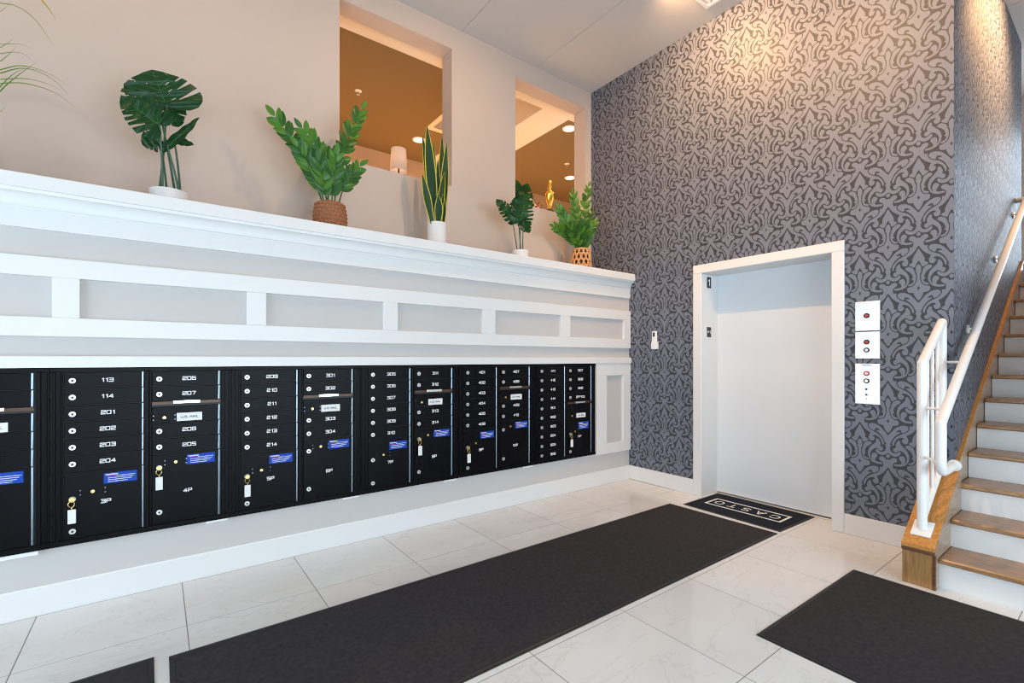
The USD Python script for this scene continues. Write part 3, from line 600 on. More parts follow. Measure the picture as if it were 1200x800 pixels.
sl_prism(XW - 0.0012, XT, YT - 0.002, YS - 0.0012, 0.0, 0.022, 'oak_lit', 'cap')
obj('cap_lip', chbox(XC - 0.001, XC + 0.012, YA, YBc, ZCAP - 0.046, ZCAP - 0.020, 0.002), 'oak_lip', cu)
obj('corner_strip', chbox(XC + 0.003, XC + 0.02, YA - 0.004, YA + 0.012, 0, ZCAP - 0.045, 0.001), 'oak_lip', cu)
obj('side_board', plate(Polygon([(XC + 0.008, 0.001), (XC + 0.008, zc(XC) - 0.022), (XW, zc(XW) - 0.022), (XW, 0.001)]), 0.004, frame((0, YA + 0.0035, 0), (1, 0, 0), (0, 0, 1))), 'oak_side', cu)

# guard panel and handrail ------------------------------------------
def sq_tube(p0, p1, h, mat, name, t):
    """square tube with rounded edges along a segment in a plane y = const or vertical"""
    p0, p1 = np.array(p0, float), np.array(p1, float); L = np.linalg.norm(p1 - p0); ex = np.array([0, 1.0, 0]); ez = (p1 - p0) / L; ey = np.cross(ez, ex)
    sec = sbox(-h, -h, h, h).buffer(-0.008).buffer(0.008, quad_segs=4)
    T = np.eye(4); T[:3, 0], T[:3, 1], T[:3, 2], T[:3, 3] = ex, ey, ez, p0
    return obj(name, plate(sec, L, T), mat, t, smooth=35)
gd = thing('guard_panel', 'short white steel guard with two posts standing on the oak curb', 'railing', (3.735, 0.815, zc(3.735)))
YG, HG = 0.815, 0.0255
xa, xb = 3.735, 4.200
top = lambda x: 1.325 + 0.585 * (x - xa)
obj('post', tube([(xa, YG, zc(xa) + 0.002), (xa, YG, top(xa) - 0.004)], HG, 24), 'railwhite', gd, smooth=50)
obj('post', tube([(xb, YG, zc(xb) + 0.004), (xb, YG, top(xb) - 0.004)], HG, 24), 'railwhite', gd, smooth=50)
ball = lambda p, r: (lambda q: (q.apply_translation(p), q)[1])(trimesh.creation.icosphere(3, r))
obj('top_rail', cat(tube([(xa, YG, top(xa)), (xb, YG, top(xb))], HG, 24), ball((xa, YG, top(xa)), HG), ball((xb, YG, top(xb)), HG)), 'railwhite', gd, smooth=50)
obj('bottom_rail', tube([(xa, YG, zc(xa) + 0.055), (xb, YG, zc(xb) + 0.055)], 0.019, 18), 'railwhite', gd, smooth=50)
for k in range(3):
    x = xa + (xb - xa) * (k + 1) / 4; obj('baluster', tube([(x, YG, zc(x) + 0.04), (x, YG, top(x))], 0.0095, 10), 'railwhite', gd, smooth=40)
T = np.eye(4); ang = math.atan(SL); T[:3, 0], T[:3, 1], T[:3, 2] = (math.cos(ang), 0, math.sin(ang)), (0, 1, 0), (-math.sin(ang), 0, math.cos(ang)); T[:3, 3] = (xa, YG, zc(xa))
bp = chbox(-0.062, 0.062, -0.050, 0.046, 0.0005, 0.009, 0.002); bp.apply_transform(T); obj('base_plate', bp, 'railwhite', gd)

hr = thing('handrail', 'white round handrail sloping up beside the damask stair wall', 'handrail', (3.72, 0.70, 0.70))
YH, RH = 0.700, 0.0255
XB = 3.585
zr = lambda x: 0.985 + 0.6 * (x - XB)
obj('rail', cat(tube([(x, YH, zr(x)) for x in (XB, 4.5, 5.5, 6.78)], RH, 22), ball((XB, YH, zr(XB)), RH)), 'railwhite', hr, smooth=50)
el = [(XB, YH, zr(XB)), (XB, YH, 0.765)] + [(XB + 0.06 * (1 - math.cos(q)), YH, 0.76 - 0.06 * math.sin(q)) for q in np.linspace(0.1, math.pi / 2, 7)] + [(3.90, YH, 0.70)]
obj('return_elbow', tube(el, RH, 22), 'railwhite', hr, smooth=50)
obj('return_cap', cyl((3.90, YH, 0.70), (3.912, YH, 0.70), 0.034, 24), 'railwhite', hr, smooth=40)
for x, z, xp in ((XB, 0.755, xa), (3.70, 1.054, xa), (4.16, zr(4.16), xb)):
    obj('tie_bar', tube([(x, YH + 0.012, z), (xp - 0.012, YG - HG + 0.001, z)], 0.0085, 10), 'railwhite', hr, smooth=40)
for x in (4.66, 5.72, 6.62):
    b = obj('bracket', cat(tube([(x, YS - 0.002, zr(x) - 0.065), (x, YS - 0.045, zr(x) - 0.06), (x, YH, zr(x) - 0.045), (x, YH, zr(x) - 0.012)], 0.007, 10)), 'railwhite', hr, smooth=40)
    obj('rosette', cyl((x, YS - 0.0015, zr(x) - 0.065), (x, YS - 0.012, zr(x) - 0.065), 0.030, 24), 'railwhite', b, smooth=40)
obj('wall_return', tube([(6.76, YH, zr(6.76)), (6.80, YH + .01, zr(6.80)), (6.82, YS - .002, zr(6.81))], RH, 16), 'railwhite', hr, smooth=50)

# ceiling fittings --------------------------------------------------
def downlight(x, y, z, label, group, power, spot=True, r=0.075, tilt=(0, 0, 0), cone=72, color=WARM):
    t = thing('downlight', label, 'ceiling light', (x, y, z), group)
    obj('trim_ring', lathe([(r - 0.012, -0.004), (r + 0.012, -0.006), (r + 0.016, -0.0005), (r - 0.012, -0.0005), (r - 0.012, -0.004)], (x, y, z), 32), 'white', t, smooth=40)
    obj('lens', cyl((x, y, z - 0.001), (x, y, z - 0.003), r - 0.012, 28), 'bulb', t)
    p = t + '/lamp'; l = UsdLux.SphereLight.Define(stage, p); l.CreateRadiusAttr(0.035); l.CreateIntensityAttr(power); l.CreateColorAttr(Gf.Vec3f(*color))
    l.AddTranslateOp().Set(Gf.Vec3d(0, 0, -0.05))
    l.AddRotateXYZOp().Set(Gf.Vec3f(*tilt))
    if spot:
        sh = UsdLux.ShapingAPI.Apply(l.GetPrim()); sh.CreateShapingConeAngleAttr(cone); sh.CreateShapingConeSoftnessAttr(1.0)
    return t
for x, y, pw, tilt, cone, lab in ((3.45, 2.42, 2000.0, (0, -54, 0), 78, 'recessed warm downlight in the lobby ceiling in front of the elevator wall'), (5.72, -0.12, 9000.0, (57, 0, 0), 50, 'recessed warm downlight above the stairs'),
                  (-1.2, 2.7, 480.0, (38, 0, 0), 72, 'recessed warm downlight in the lobby ceiling near the left end of the ledge'), (0.3, 2.7, 380.0, (38, 0, 0), 72, 'recessed warm downlight in the lobby ceiling above the leftmost mailboxes'),
                  (2.15, 2.40, 1500.0, (36, 0, 0), 72, 'recessed warm downlight in the lobby ceiling above the middle mailboxes'), (2.5, 1.6, 5600.0, (0, -56, 0), 72, 'added warm fill downlight in the lobby ceiling right of the runner')):  # the last one is an added fill lamp that warms the wallpaper
    downlight(x, y, ZC, lab, None, pw, tilt=tilt, cone=cone)
LL = 6000.0
for x, y, lab in ((2.96, 6.14, 'glowing downlight seen through the left opening beside the snake plant'), (4.43, 4.63, 'glowing downlight at the top right of the right opening'), (5.64, 5.88, 'small glowing downlight low in the right opening above the zz plant'),
                  (0.6, 5.6, 'recessed downlight in the lounge ceiling left of the openings')):
    downlight(x, y, ZB, lab, None, LL, spot=True, r=0.080, color=(1.0, 0.67, 0.38))
for x, y, lab in ((1.86, 5.44, 'small white sprinkler head in the brown ceiling of the left opening'), (5.20, 5.49, 'small white sprinkler head in the brown ceiling of the right opening')):
    t = thing('sprinkler_head', lab, 'sprinkler', (x, y, ZB))
    obj('escutcheon', lathe([(0, -0.012), (0.022, -0.012), (0.040, -0.001), (0, -0.001), (0, -0.012)], (x, y, ZB), 24), 'white', t, smooth=40)
    obj('deflector', cat(cyl((x, y, ZB - 0.012), (x, y, ZB - 0.04), 0.008, 10), cyl((x, y, ZB - 0.040), (x, y, ZB - 0.043), 0.017, 16)), 'chrome', t)
t = thing('ceiling_vent', 'white square air vent in the lobby ceiling at the top edge of the photo', 'vent', (3.95, 2.27, ZC))
obj('frame', plate(sbox(3.80, 2.09, 4.10, 2.45).difference(sbox(3.83, 2.12, 4.07, 2.42)), 0.012, flat(ZC - 0.0125)), 'white', t)
for k in range(7): obj('louvre', chbox(3.835, 4.065, 2.135 + 0.04 * k, 2.16 + 0.04 * k, ZC - 0.011, ZC - 0.001), 'white', t)

# plants ------------------------------------------------------------
def unit(v): v = np.array(v, float); return v / (np.linalg.norm(v) + 1e-12)
def toward_eye(p): return unit(np.array([0, 0, EYE]) - p)
def bez(p0, p1, p2, n=14):
    t = np.linspace(0, 1, n)[:, None]; return (1 - t) ** 2 * np.array(p0) + 2 * t * (1 - t) * np.array(p1) + t ** 2 * np.array(p2)
def spline(P, n=24):
    P = np.array(P, float); s = np.r_[0, np.cumsum(np.linalg.norm(np.diff(P, axis=0), axis=1))]
    from scipy.interpolate import CubicSpline
    return CubicSpline(s, P)(np.linspace(0, s[-1], n))
def blade(base, direction, normal, length, width, prof, ns=9, nt=5, fold=0.25, bend=0.12):
    """a simple leaf: grid along its length; prof(s) = relative width"""
    d_ = unit(direction); n_ = unit(normal - d_ * np.dot(normal, d_)); e_ = np.cross(d_, n_)
    V, Fc = [], []
    for i in range(ns):
        s = i / (ns - 1); w = width / 2 * prof(s)
        for j in range(nt):
            q = -1 + 2 * j / (nt - 1)
            V.append(np.array(base) + d_ * s * length + e_ * q * w + n_ * (fold * w * abs(q) - bend * length * s * s))
    for i in range(ns - 1):
        for j in range(nt - 1):
            a = i * nt + j; Fc += [(a, a + 1, a + nt + 1), (a, a + nt + 1, a + nt)]
    return trimesh.Trimesh(V, Fc, process=False)
def ribbon(path, width, normal, prof=lambda s: 1.0, fold=0.2):
    """a long arching leaf along a path"""
    p = np.array(path); t = np.gradient(p, axis=0); V, Fc = [], []; N = len(p)
    for i in range(N):
        d_ = unit(t[i]); n_ = unit(np.array(normal) - d_ * np.dot(normal, d_)); e_ = np.cross(d_, n_); w = width / 2 * prof(i / (N - 1))
        for q in (-1, 0, 1): V.append(p[i] + e_ * q * w + n_ * fold * w * abs(q))
    for i in range(N - 1):
        for j in range(2):
            a = i * 3 + j; Fc += [(a, a + 1, a + 4), (a, a + 4, a + 3)]
    return trimesh.Trimesh(V, Fc, process=False)

HEART = [(0, 0.02), (0.05, -0.07), (0.14, -0.15), (0.27, -0.18), (0.39, -0.10), (0.47, 0.05), (0.50, 0.22), (0.47, 0.42), (0.39, 0.62), (0.26, 0.80), (0.12, 0.93), (0, 1.0)]
def split_leaf(parent, base, tip, width, roll, slits=5, curl=0.25, seed=0, mat='monstera', holes=True):
    """heart-shaped leaf with slits cut from its margin, holes by the midrib and raised light veins"""
    rg = np.random.default_rng(seed); base, tip = np.array(base), np.array(tip); L = np.linalg.norm(tip - base); y_ = (tip - base) / L
    f = toward_eye(base); f = unit(f - y_ * np.dot(f, y_)); x_ = np.cross(y_, f); c, s = math.cos(roll), math.sin(roll)
    n_ = f * c + x_ * s; x_ = np.cross(y_, n_)
    H = np.array(HEART) * [width, L]; P = Polygon(np.vstack([H, (H * [-1, 1])[::-1][1:-1]])).buffer(0)
    cuts = []
    for side in (-1, 1):
        for k in range(slits):
            yy = (-0.02 + 0.62 * k / max(slits - 1, 1)) * L; a = math.radians(22 + 16 * k / slits + rg.uniform(-4, 4)); r0 = width * rg.uniform(0.20, 0.27); r1 = width * 0.75
            w0, w1 = 0.012 * L, (0.030 if slits > 4 else 0.045) * L
            dv = np.array([math.cos(a), math.sin(a)]); pv = np.array([-dv[1], dv[0]]); o = np.array([0, yy])
            q = [o + dv * r0 - pv * w0, o + dv * (r0 + .25 * width) - pv * w1, o + dv * r1 - pv * w1 * 1.8, o + dv * r1 + pv * w1 * 1.8, o + dv * (r0 + .25 * width) + pv * w1, o + dv * r0 + pv * w0]
            cuts.append(Polygon([(side * p[0], p[1]) for p in q]))
            if holes and k < slits - 1:
                o2 = np.array([0, yy + 0.08 * L]) + dv * width * 0.13
                cuts.append(affinity.translate(affinity.rotate(affinity.scale(Point(0, 0).buffer(1, 6), 0.035 * width, 0.012 * L), math.degrees(a)), o2[0], o2[1]) if side > 0 else affinity.translate(affinity.rotate(affinity.scale(Point(0, 0).buffer(1, 6), 0.035 * width, 0.012 * L), -math.degrees(a)), -o2[0], o2[1]))
    if cuts: P = P.difference(unary_union([g.buffer(0) for g in cuts]))
    P = max(getattr(P, 'geoms', [P]), key=lambda g: g.area).buffer(-0.0015).buffer(0.0015)
    P = max(getattr(P, 'geoms', [P]), key=lambda g: g.area)
    v, fc = trimesh.creation.triangulate_polygon(P, engine='earcut')
    v3, fc = trimesh.remesh.subdivide_to_size(np.c_[v, np.zeros(len(v))], fc, max_edge=0.11 * max(L, width), max_iter=8)
    def lift(x, y):
        return -curl * (x * x) / width - 0.5 * curl * np.maximum(y, 0) ** 2 / L + 0.06 * width * np.abs(np.sin(x / width * 3.0)) + 0.006 * np.sin(y / L * 20)
    to3 = lambda x, y, h: base + np.outer(x, x_) + np.outer(y, y_) + np.outer(lift(x, y) + h, n_)
    W = to3(v3[:, 0], v3[:, 1], 0)
    lf = obj('leaf', trimesh.Trimesh(W, fc, process=False), mat, parent, smooth=50)
    ys_ = np.linspace(0, 0.95 * L, 10); veins = [tube(to3(np.zeros(10), ys_, 0.0012), np.linspace(0.0026, 0.0008, 10), 6)]
    for side in (-1, 1):
        for k in range(slits):
            y0 = (0.07 + 0.50 * k / max(slits - 1, 1)) * L; q = np.linspace(0, 1, 6); a = math.radians(24)
            xx = q * width * 0.36 * (1 - 0.5 * k / slits); veins.append(tube(to3(side * xx, y0 + xx * math.tan(a), 0.0012), np.linspace(0.0014, 0.0006, 6), 5))
    obj('vein', cat(veins), 'monvein', lf, smooth=50)
    return lf
def stalk(parent, p0, p1, bow=(0, 0, 0), r0=0.006, r1=0.004, mat='stem'):
    p0, p1 = np.array(p0), np.array(p1); mid = (p0 + p1) / 2 + np.array(bow)
    return obj('stalk', tube(bez(p0, mid, p1), np.linspace(r0, r1, 14), 8), mat, parent, smooth=50)

# monstera on the left ------------------------------------------------
YP = 3.74
c = at(198, 225, YP); pc = np.array([c[0], YP, ZL])
t = thing('potted_monstera', 'tall monstera with large split leaves in a low white pot, leftmost plant on the ledge', 'potted plant', pc, 'plants on the mailbox ledge')
pt = c[2] - ZL
obj('pot', lathe([(0, 0), (0.080, 0), (0.092, 0.012), (0.104, pt - 0.008), (0.104, pt), (0.092, pt), (0.090, pt - 0.03), (0, pt - 0.03)], pc, 44), 'potwhite', t, smooth=40)
obj('soil', lathe([(0, pt - 0.03), (0.090, pt - 0.03), (0.088, pt - 0.018), (0, pt - 0.012)], pc, 30), 'soil', t)
root = pc + [0, 0, pt - 0.02]
LV = [((195, 124), (178, 80), 3.70, 0.44, 0.1, 4, 1), ((187, 147), (141, 112), 3.60, 0.25, 0.35, 5, 2), ((186, 126), (144, 98), 3.80, 0.25, -0.2, 5, 3), ((196, 171), (237, 138), 3.66, 0.055, 0.35, 0, 4),
      ((204, 163), (227, 170), 3.74, 0.055, 0.3, 0, 5), ((187, 163), (167, 169), 3.78, 0.15, 0.2, 4, 6), ((200, 126), (209, 148), 3.78, 0.17, 0.3, 3, 7)]
for k, (b, tp, y, w, ro, ns, sd) in enumerate(LV):
    b3 = at(*b, y); split_leaf(t, b3, at(*tp, y - 0.02), w, ro, ns, seed=sd, holes=k in (0, 2))
    if k != 6: stalk(t, root + [(-0.05, -0.035, 0.035, 0.055, 0.06, -0.01)[k], 0.02 * (k % 3 - 1), 0], b3, (0.01, 0, 0), 0.0075, 0.005)

# second monstera ----------------------------------------------------
c = at(610, 294, YP); pc = np.array([c[0], YP, ZL])
t = thing('potted_monstera', 'short monstera with three split leaves in a white pot right of the snake plant', 'potted plant', pc, 'plants on the mailbox ledge')
pt = c[2] - ZL
obj('pot', lathe([(0, 0), (0.060, 0), (0.070, 0.012), (0.082, pt - 0.008), (0.082, pt), (0.072, pt), (0.070, pt - 0.03), (0, pt - 0.03)], pc, 40), 'potwhite', t, smooth=40)
obj('soil', lathe([(0, pt - 0.03), (0.070, pt - 0.03), (0.068, pt - 0.018), (0, pt - 0.012)], pc, 30), 'soil', t)
root = pc + [0, 0, pt - 0.02]
for k, (b, tp, y, w, ro, ns, sd) in enumerate([((600.5, 256), (583, 233), 3.74, 0.16, 0.5, 5, 11), ((610, 259), (617, 226), 3.70, 0.25, 0.3, 6, 12), ((613, 259), (620, 273), 3.66, 0.15, 0.5, 4, 13), ((607, 252), (603, 231), 3.80, 0.18, -0.2, 4, 14)]):
    b3 = at(*b, y); split_leaf(t, b3, at(*tp, y - 0.02), w, ro, ns, seed=sd, holes=False)
    stalk(t, root + [(-0.03, 0.0, 0.035, 0.015)[k], 0.01, 0], b3, (0, 0, 0), 0.006, 0.004)

# zz plants ----------------------------------------------------------
LEAFLET = lambda s: (math.sin(math.pi * min(s, 1) ** 0.8) ** 0.75) if 0 < s < 1 else 0.02
def frond(t, P, s0, n, size, normal, seed, mat='zz', droop=0.0):
    rg = np.random.default_rng(seed); path = spline(P, 26); rr = np.linspace(0.0058, 0.0018, 26)
    fr = obj('frond', tube(path, rr, 7), 'zz', t, smooth=50); tg = np.gradient(path, axis=0)
    for k in range(n):
        s = s0 + (1 - s0) * (k / (n - 1)) ; i = min(int(s * 25), 25); d_ = unit(tg[i]); nn = unit(normal + 0.25 * rg.normal(size=3)); nn = unit(nn - d_ * np.dot(nn, d_)); sd = np.cross(d_, nn)
        sc = size * (0.55 + 0.6 * math.sin(math.pi * (0.18 + 0.72 * k / n))) * rg.uniform(0.88, 1.1)
        for side in ((-1, 1) if k < n - 1 else (0,)):
            dv = d_ * (0.85 + 0.5 * k / n) + sd * side * 0.85 + nn * rg.uniform(-0.1, 0.25)
            mt = mat if rg.random() < 0.75 - 0.4 * k / n else 'zz2'
            obj('leaflet', blade(path[i], dv, nn, sc, sc * 0.44, LEAFLET, 8, 3, 0.35, rg.uniform(0.02, 0.16)), mt, fr, smooth=60)
def zz_plant(label, pot_uv, fronds, size, build_pot):
    c = at(*pot_uv, YP); pc = np.array([c[0], YP, ZL]); t = thing('potted_zz_plant', label, 'potted plant', pc, 'plants on the mailbox ledge')
    ph = c[2] - ZL; build_pot(t, pc, ph); root = pc + [0, 0, ph - 0.03]
    for k, (off, mid, tip, dy, s0, n) in enumerate(fronds):
        p0 = root + [off, 0, 0]; p1 = at(*mid, YP + dy * 0.5); p2 = at(*tip, YP + dy)
        frond(t, [p0, p1, p2], s0, n, size, toward_eye(p1) + [0, 0, 0.2], 40 + k)
def woven_pot(t, pc, ph):
    nz, na = 56, 168; V, Fc = [], []
    for i in range(nz):
        z = ph * i / (nz - 1); s = i / (nz - 1); r = 0.092 + 0.030 * math.sin(math.pi * min(0.25 + 0.6 * s, 1)) - 0.004
        for j in range(na):
            a = 2 * math.pi * j / na; row = int(s * 8)
            r2 = r - 0.004 + 0.014 * abs(math.sin(math.pi * s * 8)) ** 0.7 * (0.25 + 0.75 * abs(math.sin(11 * a + row * math.pi / 2)) ** 0.7)
            V.append((pc[0] + r2 * math.cos(a), pc[1] + r2 * math.sin(a), pc[2] + z))
    for i in range(nz - 1):
        for j in range(na):
            k = (j + 1) % na; Fc += [(i * na + j, i * na + k, (i + 1) * na + k), (i * na + j, (i + 1) * na + k, (i + 1) * na + j)]
    obj('woven_pot', trimesh.Trimesh(V, Fc, process=False), 'terra', t, smooth=True)
    obj('soil', lathe([(0, ph - 0.03), (0.098, ph - 0.03), (0.095, ph - 0.018), (0, ph - 0.01)], pc, 30), 'soil', t)
def lattice_pot(t, pc, ph):
    R = lambda z: 0.118 - 0.028 * z / ph
    obj('inner_pot', lathe([(0, 0.002), (R(0) - 0.014, 0.002), (R(ph) - 0.014, ph - 0.01), (R(ph) - 0.02, ph - 0.01), (R(ph) - 0.02, ph - 0.04), (0, ph - 0.04)], pc, 36), 'walnut', t, smooth=40)
    obj('soil', lathe([(0, ph - 0.04), (R(ph) - 0.02, ph - 0.04), (R(ph) - 0.022, ph - 0.02), (0, ph - 0.015)], pc, 30), 'soil', t)
    S = []
    for sg in (-1, 1):
        for k in range(12):
            zz_ = np.linspace(0.004, ph - 0.004, 14); a = 2 * math.pi * k / 12 + sg * zz_ / ph * 1.25
            S.append(tube(np.c_[pc[0] + R(zz_) * np.cos(a), pc[1] + R(zz_) * np.sin(a), pc[2] + zz_], 0.0085, 7))
    for z in (0.008, ph * 0.27, ph * 0.52, ph * 0.77, ph - 0.006):
        a = np.linspace(0, 2 * math.pi, 41); S.append(tube(np.c_[pc[0] + R(z) * np.cos(a), pc[1] + R(z) * np.sin(a), np.full(41, pc[2] + z)], 0.0075, 7))
    obj('rattan_lattice', cat(S), 'rattan', t, smooth=50)
zz_plant('zz plant with long feathered stems in a brown woven pot below the left opening', (387, 239),
         [(-0.05, (356, 186), (322, 136), 0.10, 0.58, 8), (-0.02, (377, 190), (354, 150), 0.02, 0.40, 10), (0.03, (400, 188), (424, 128), 0.05, 0.42, 12), (0.06, (406, 214), (422, 195), -0.02, 0.38, 8),
          (-0.04, (368, 204), (350, 173), -0.05, 0.30, 10), (0.01, (391, 208), (394, 182), -0.14, 0.25, 9), (0.00, (382, 192), (397, 180), 0.12, 0.5, 7), (-0.02, (379, 214), (374, 190), -0.10, 0.3, 8)], 0.102, woven_pot)
zz_plant('bushy zz plant in a tan open-weave rattan basket beside the damask wall', (681, 292),
         [(-0.05, (670, 281), (649, 265), -0.05, 0.22, 11), (-0.03, (670, 272), (655, 244), 0.02, 0.25, 12), (-0.01, (676, 262), (672, 226), 0.08, 0.30, 13), (0.03, (684, 258), (690, 219), 0.04, 0.28, 13), (0.04, (688, 270), (693, 248), 0.12, 0.3, 9),
          (0.05, (690, 276), (697, 261), -0.06, 0.22, 9), (0.0, (680, 276), (677, 262), -0.14, 0.15, 9), (-0.02, (675, 280), (668, 268), -0.12, 0.15, 9), (0.03, (686, 280), (686, 264), -0.13, 0.15, 9)], 0.088, lattice_pot)

# snake plant --------------------------------------------------------
c = at(512, 262, YP); pc = np.array([c[0], YP, ZL]); pt = c[2] - ZL
t = thing('potted_snake_plant', 'snake plant with upright yellow-edged leaves in a white cylinder pot', 'potted plant', pc, 'plants on the mailbox ledge')
obj('pot', lathe([(0, 0), (0.078, 0), (0.082, 0.006), (0.085, pt - 0.005), (0.085, pt), (0.077, pt), (0.076, pt - 0.03), (0, pt - 0.03)], pc, 44), 'potwhite', t, smooth=40)
obj('soil', lathe([(0, pt - 0.03), (0.076, pt - 0.03), (0.074, pt - 0.018), (0, pt - 0.012)], pc, 30), 'soil', t)
SWORD = lambda s: (0.62 + 0.75 * s) if s < 0.45 else max(0.0, (0.9575 * (1 - ((s - 0.45) / 0.55) ** 2.2)))
for k, (ub, ut, vt, wpx, dy, rl) in enumerate([(510, 500, 145, 9.5, 0.02, 0.1), (507, 494.5, 157, 7, 0.05, 0.5), (514, 518, 156, 7, 0.04, -0.4), (518, 523.5, 167, 7.5, 0.0, -0.3), (512, 508, 163, 6, 0.07, 0.9),
                                                (516, 521.5, 200, 6.5, -0.04, -0.5), (507, 495, 204, 7, -0.05, 0.4), (513, 513.5, 228, 7.5, -0.06, 0.0), (518, 519, 226, 6, -0.05, -0.5), (512, 513, 185, 6, 0.03, 0.6)]):
    b = np.array([at(ub, 259, YP + dy * 0.8)[0], YP + dy * 0.8, ZL + pt - 0.02]); tip = at(ut, vt, YP + dy)
    w = wpx * 0.0104; n_ = unit(toward_eye(b) + np.array([0.6, -0.35, 0]) * rl); P = spline([b, (b + tip) / 2 + [0.012 * math.sin(k), 0, 0], tip], 22)
    lf = obj('leaf', ribbon(P, w * 0.80, n_, SWORD, 0.25), 'snake', t, smooth=60)
    tg = np.gradient(P, axis=0); E = []
    for side in (-1, 1):
        V, Fc = [], []
        for i in range(22):
            d_ = unit(tg[i]); nn = unit(n_ - d_ * np.dot(n_, d_)); e_ = np.cross(d_, nn); h = w / 2 * SWORD(i / 21)
            for q in (0.74, 1.0): V.append(P[i] + e_ * side * q * h + nn * (0.25 * 0.8 * w / 2 * q * SWORD(i / 21) + 0.0012))
        for i in range(21): Fc += [(2 * i, 2 * i + 1, 2 * i + 3), (2 * i, 2 * i + 3, 2 * i + 2)]
        E.append(trimesh.Trimesh(V, Fc, process=False))
    obj('yellow_edge', cat(E), 'snakedge', lf, smooth=60)

# arching grass at the left edge -------------------------------------
pc = np.array([-0.86, 3.78, ZL])
t = thing('potted_grass', 'feathery grass plant whose green blades arch in at the top left corner', 'potted plant', pc, 'plants on the mailbox ledge')
obj('pot', lathe([(0, 0), (0.085, 0), (0.11, 0.02), (0.12, 0.25), (0.108, 0.25), (0.105, 0.2), (0, 0.2)], pc, 40), 'potwhite', t, smooth=40)
root = pc + [0, 0, 0.2]
GR = [((0, 98), (17, 97), (44, 101), (70, 112), (87, 127)), ((0, 82), (23, 77), (44, 81), (66, 91), (79, 100)), ((0, 86), (26, 80), (52, 87), (70, 100), (80, 112)), ((0, 52), (21, 51.5), (39, 58)), ((0, 107), (23, 87), (44, 72)), ((0, 72), (13, 61), (19, 54)),
      ((0, 4), (16, 6), (35, 17), (52, 37), (65, 56)), ((0, 63), (16, 61), (40, 74)), ((0, 14), (13, 1)), ((0, 56), (17, 43)), ((0, 93), (26, 92), (52, 97), (72, 106)), ((0, 131), (7, 124)), ((0, 102), (20, 84), (36, 79))]
for k, pts in enumerate(GR):
    y = 3.62 + 0.022 * (k % 5); Q = [at(u, v, y + 0.002 * i) for i, (u, v) in enumerate(pts)]; d0 = Q[0] - Q[1]
    a = root + [0.01 * (k % 4), 0, 0]; m1 = Q[0] + d0 * 1.2 + [-0.03, 0, -0.01]
    obj('grass_blade', ribbon(spline([a, (a + m1) / 2 + [-0.03, 0, 0.09], m1] + Q, 34), 0.008, (0.1, -1, 0.3), lambda s: min(1, 8 * s + .3) * (1 - s ** 3) + 0.05, 0.3), 'grass', t, smooth=60)
Q = [at(30, -30, 3.6), at(49, 0, 3.58), at(56, 9, 3.575), at(65, 22, 3.57)]
obj('dry_blade', ribbon(spline([root, root + [-0.05, 0, 0.55], at(-30, -70, 3.62)] + Q, 34), 0.026, (0.1, -1, 0.2), lambda s: min(1, 4 * s + .3) * (1 - s ** 6) + 0.05, 0.3), 'straw', t, smooth=60, label='straw-yellow dry blade')

# things in the upper lounge ------------------------------------------
def sideboard(x0, x1, y0, y1, h, label):
    t = thing('sideboard', label, 'sideboard', ((x0 + x1) / 2, (y0 + y1) / 2, ZM))
    obj('top', chbox(x0 - .02, x1 + .02, y0 - .02, y1 + .02, ZM + h - 0.03, ZM + h, 0.004), 'walnut', t)
    obj('body', chbox(x0, x1, y0, y1, ZM + 0.1, ZM + h - 0.03, 0.003), 'walnut', t)
    for k in range(3):
        a = x0 + (x1 - x0) * k / 3; d_ = obj('cupboard_door', chbox(a + .006, a + (x1 - x0) / 3 - .006, y0 - .016, y0, ZM + 0.12, ZM + h - 0.04, 0.003), 'walnut', t)
        obj('knob', cyl((a + .06, y0 - .016, ZM + h * .6), (a + .06, y0 - .036, ZM + h * .6), 0.011, 14), 'brass', d_, smooth=40)
    for x in (x0 + .03, x1 - .07):
        for y in (y0 + .03, y1 - .07): obj('leg', chbox(x, x + .04, y, y + .04, ZM, ZM + 0.1, 0.002), 'walnut', t)
HB = 0.93
sideboard(1.55, 2.65, 4.62, 4.98, HB, 'dark wooden sideboard under the white lamp in the upper lounge')
sideboard(3.35, 4.75, 4.50, 4.84, HB, 'dark wooden sideboard under the gold sculpture in the upper lounge')
yl = 4.80; a, b = at(457.5, 203, yl), at(476.5, 203, yl); tp = at(467, 175, yl); lx_, lz0, lz1 = (a[0] + b[0]) / 2, at(467, 201, yl)[2], tp[2]
t = thing('table_lamp', 'white drum-shade table lamp seen through the left opening', 'lamp', (lx_, yl, ZM + HB))
rb = 0.092; o = np.array([lx_, yl, 0])
obj('shade', lathe([(rb, lz0), (rb * 0.86, lz1), (rb * 0.86 - 0.003, lz1), (rb - 0.003, lz0), (rb, lz0)], o, 44), 'shade', t, smooth=40)
obj('stem', lathe([(0, ZM + HB), (0.065, ZM + HB), (0.065, ZM + HB + 0.012), (0.012, ZM + HB + 0.02), (0.008, lz0 + 0.05), (0.008, lz1 - 0.04), (0, lz1 - 0.04)], o, 24), 'walnut', t, smooth=40)
l = UsdLux.SphereLight.Define(stage, t + '/added_glow'); l.CreateRadiusAttr(0.028); l.CreateIntensityAttr(14.0); l.CreateColorAttr(Gf.Vec3f(1.0, 0.8, 0.6)); l.AddTranslateOp().Set(Gf.Vec3d(0, 0, (lz0 + lz1) / 2 - ZM - HB))  # small light added inside the lamp to brighten its shade
obj('spider', cat([tube([(lx_, yl, lz1 - 0.042), (lx_ + 0.86 * rb * math.cos(q), yl + 0.86 * rb * math.sin(q), lz1 - 0.004)], 0.002, 6) for q in (0, 2.09, 4.19)]), 'walnut', t)
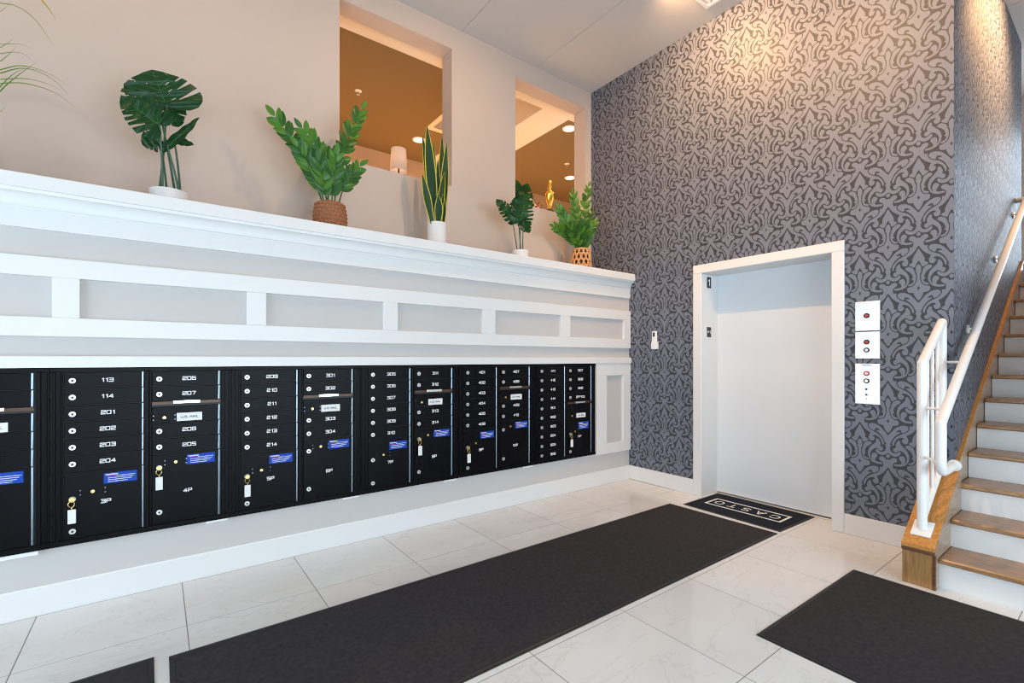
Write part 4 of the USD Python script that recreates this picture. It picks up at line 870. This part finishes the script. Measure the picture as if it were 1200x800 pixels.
obj('bulb', lathe([(0, lz0 + 0.05), (0.013, lz0 + 0.055), (0.026, lz0 + 0.085), (0.018, lz0 + 0.112), (0, lz0 + 0.118)], o, 20), 'white', t, smooth=50)
ys_ = 4.62; q = at(644.5, 246, ys_); q[2] = ZM + HB; top_z = at(644.5, 211.5, ys_)[2]; hh = top_z - ZM - HB
t = thing('gold_sculpture', 'shiny gold figure sculpture on a dark base seen through the right opening', 'sculpture', q)
pr = [(0, 0.19), (0.030, 0.19), (0.024, 0.22), (0.028, 0.30), (0.040, 0.42), (0.046, 0.52), (0.050, 0.60), (0.044, 0.66), (0.020, 0.71), (0.017, 0.75), (0.026, 0.80), (0.024, 0.85), (0.012, 0.885), (0.014, 0.91), (0.020, 0.945), (0.014, 0.985), (0, 1.0)]
fig = lathe([(r * 1.3, z * hh) for r, z in pr], (0, 0, 0), 40); v = fig.vertices.copy(); v[:, 1] *= 0.72; v[:, 0] += 0.006 * np.sin(v[:, 2] * 30); r_ = 1 + 0.10 * np.sin(3 * np.arctan2(v[:, 1], v[:, 0]) + v[:, 2] * 22); v[:, 0] *= r_; v[:, 1] *= r_
fig.vertices = v; fig.apply_translation(q); obj('figure', fig, 'gold', t, smooth=60)
obj('base', lathe([(0, 0), (0.050, 0), (0.050, 0.16 * hh), (0.042, 0.19 * hh), (0, 0.19 * hh)], q, 32), 'walnut', t, smooth=40)
pr_ = at(629, 246, 4.66); pr_[2] = ZM + HB
t = thing('red_flowers', 'dark red flowers behind the sill of the right opening', 'flowers', pr_)
obj('bowl', lathe([(0, 0), (0.05, 0), (0.09, 0.05), (0.085, 0.05), (0.05, 0.012), (0, 0.012)], pr_, 30), 'walnut', t, smooth=40)
rg = np.random.default_rng(5); fl_ = []
for k in range(46):
    a = rg.uniform(0, 6.28); dv = np.array([math.cos(a) * 1.1, 0.5 * math.sin(a), rg.uniform(0.0, 0.5)]); p0 = pr_ + [rg.uniform(-0.09, 0.10), rg.uniform(-.03, .03), rg.uniform(0.04, 0.115)]
    fl_.append(blade(p0, dv, (0, -0.6, 1), rg.uniform(0.05, 0.085), 0.03, LEAFLET, 6, 3))
obj('petals', cat(fl_), 'redleaf', t, smooth=60, kind='stuff')
pf = np.array([3.16, 4.52, ZM])
t = thing('floor_plant', 'large dark monstera leaves behind the left edge of the right opening', 'potted plant', pf)
obj('pot', lathe([(0, 0), (0.12, 0), (0.15, 0.35), (0.138, 0.35), (0.135, 0.31), (0, 0.31)], pf, 36), 'potwhite', t, smooth=40)
for k, (b, tp, w, ro, sd, y) in enumerate([((606, 250), (618, 212), 0.30, -0.2, 21, 4.46), ((604, 245), (607, 209), 0.30, 0.3, 22, 4.52), ((608, 252), (626, 226), 0.26, 0.2, 23, 4.50), ((603, 262), (600, 220), 0.30, 0.1, 24, 4.56)]):
    b3 = at(*b, y); split_leaf(t, b3, at(*tp, y), w, ro, 6, seed=sd, holes=False); stalk(t, pf + [0.02 * k - .03, 0, 0.31], b3, (0, 0, 0), 0.009, 0.006)
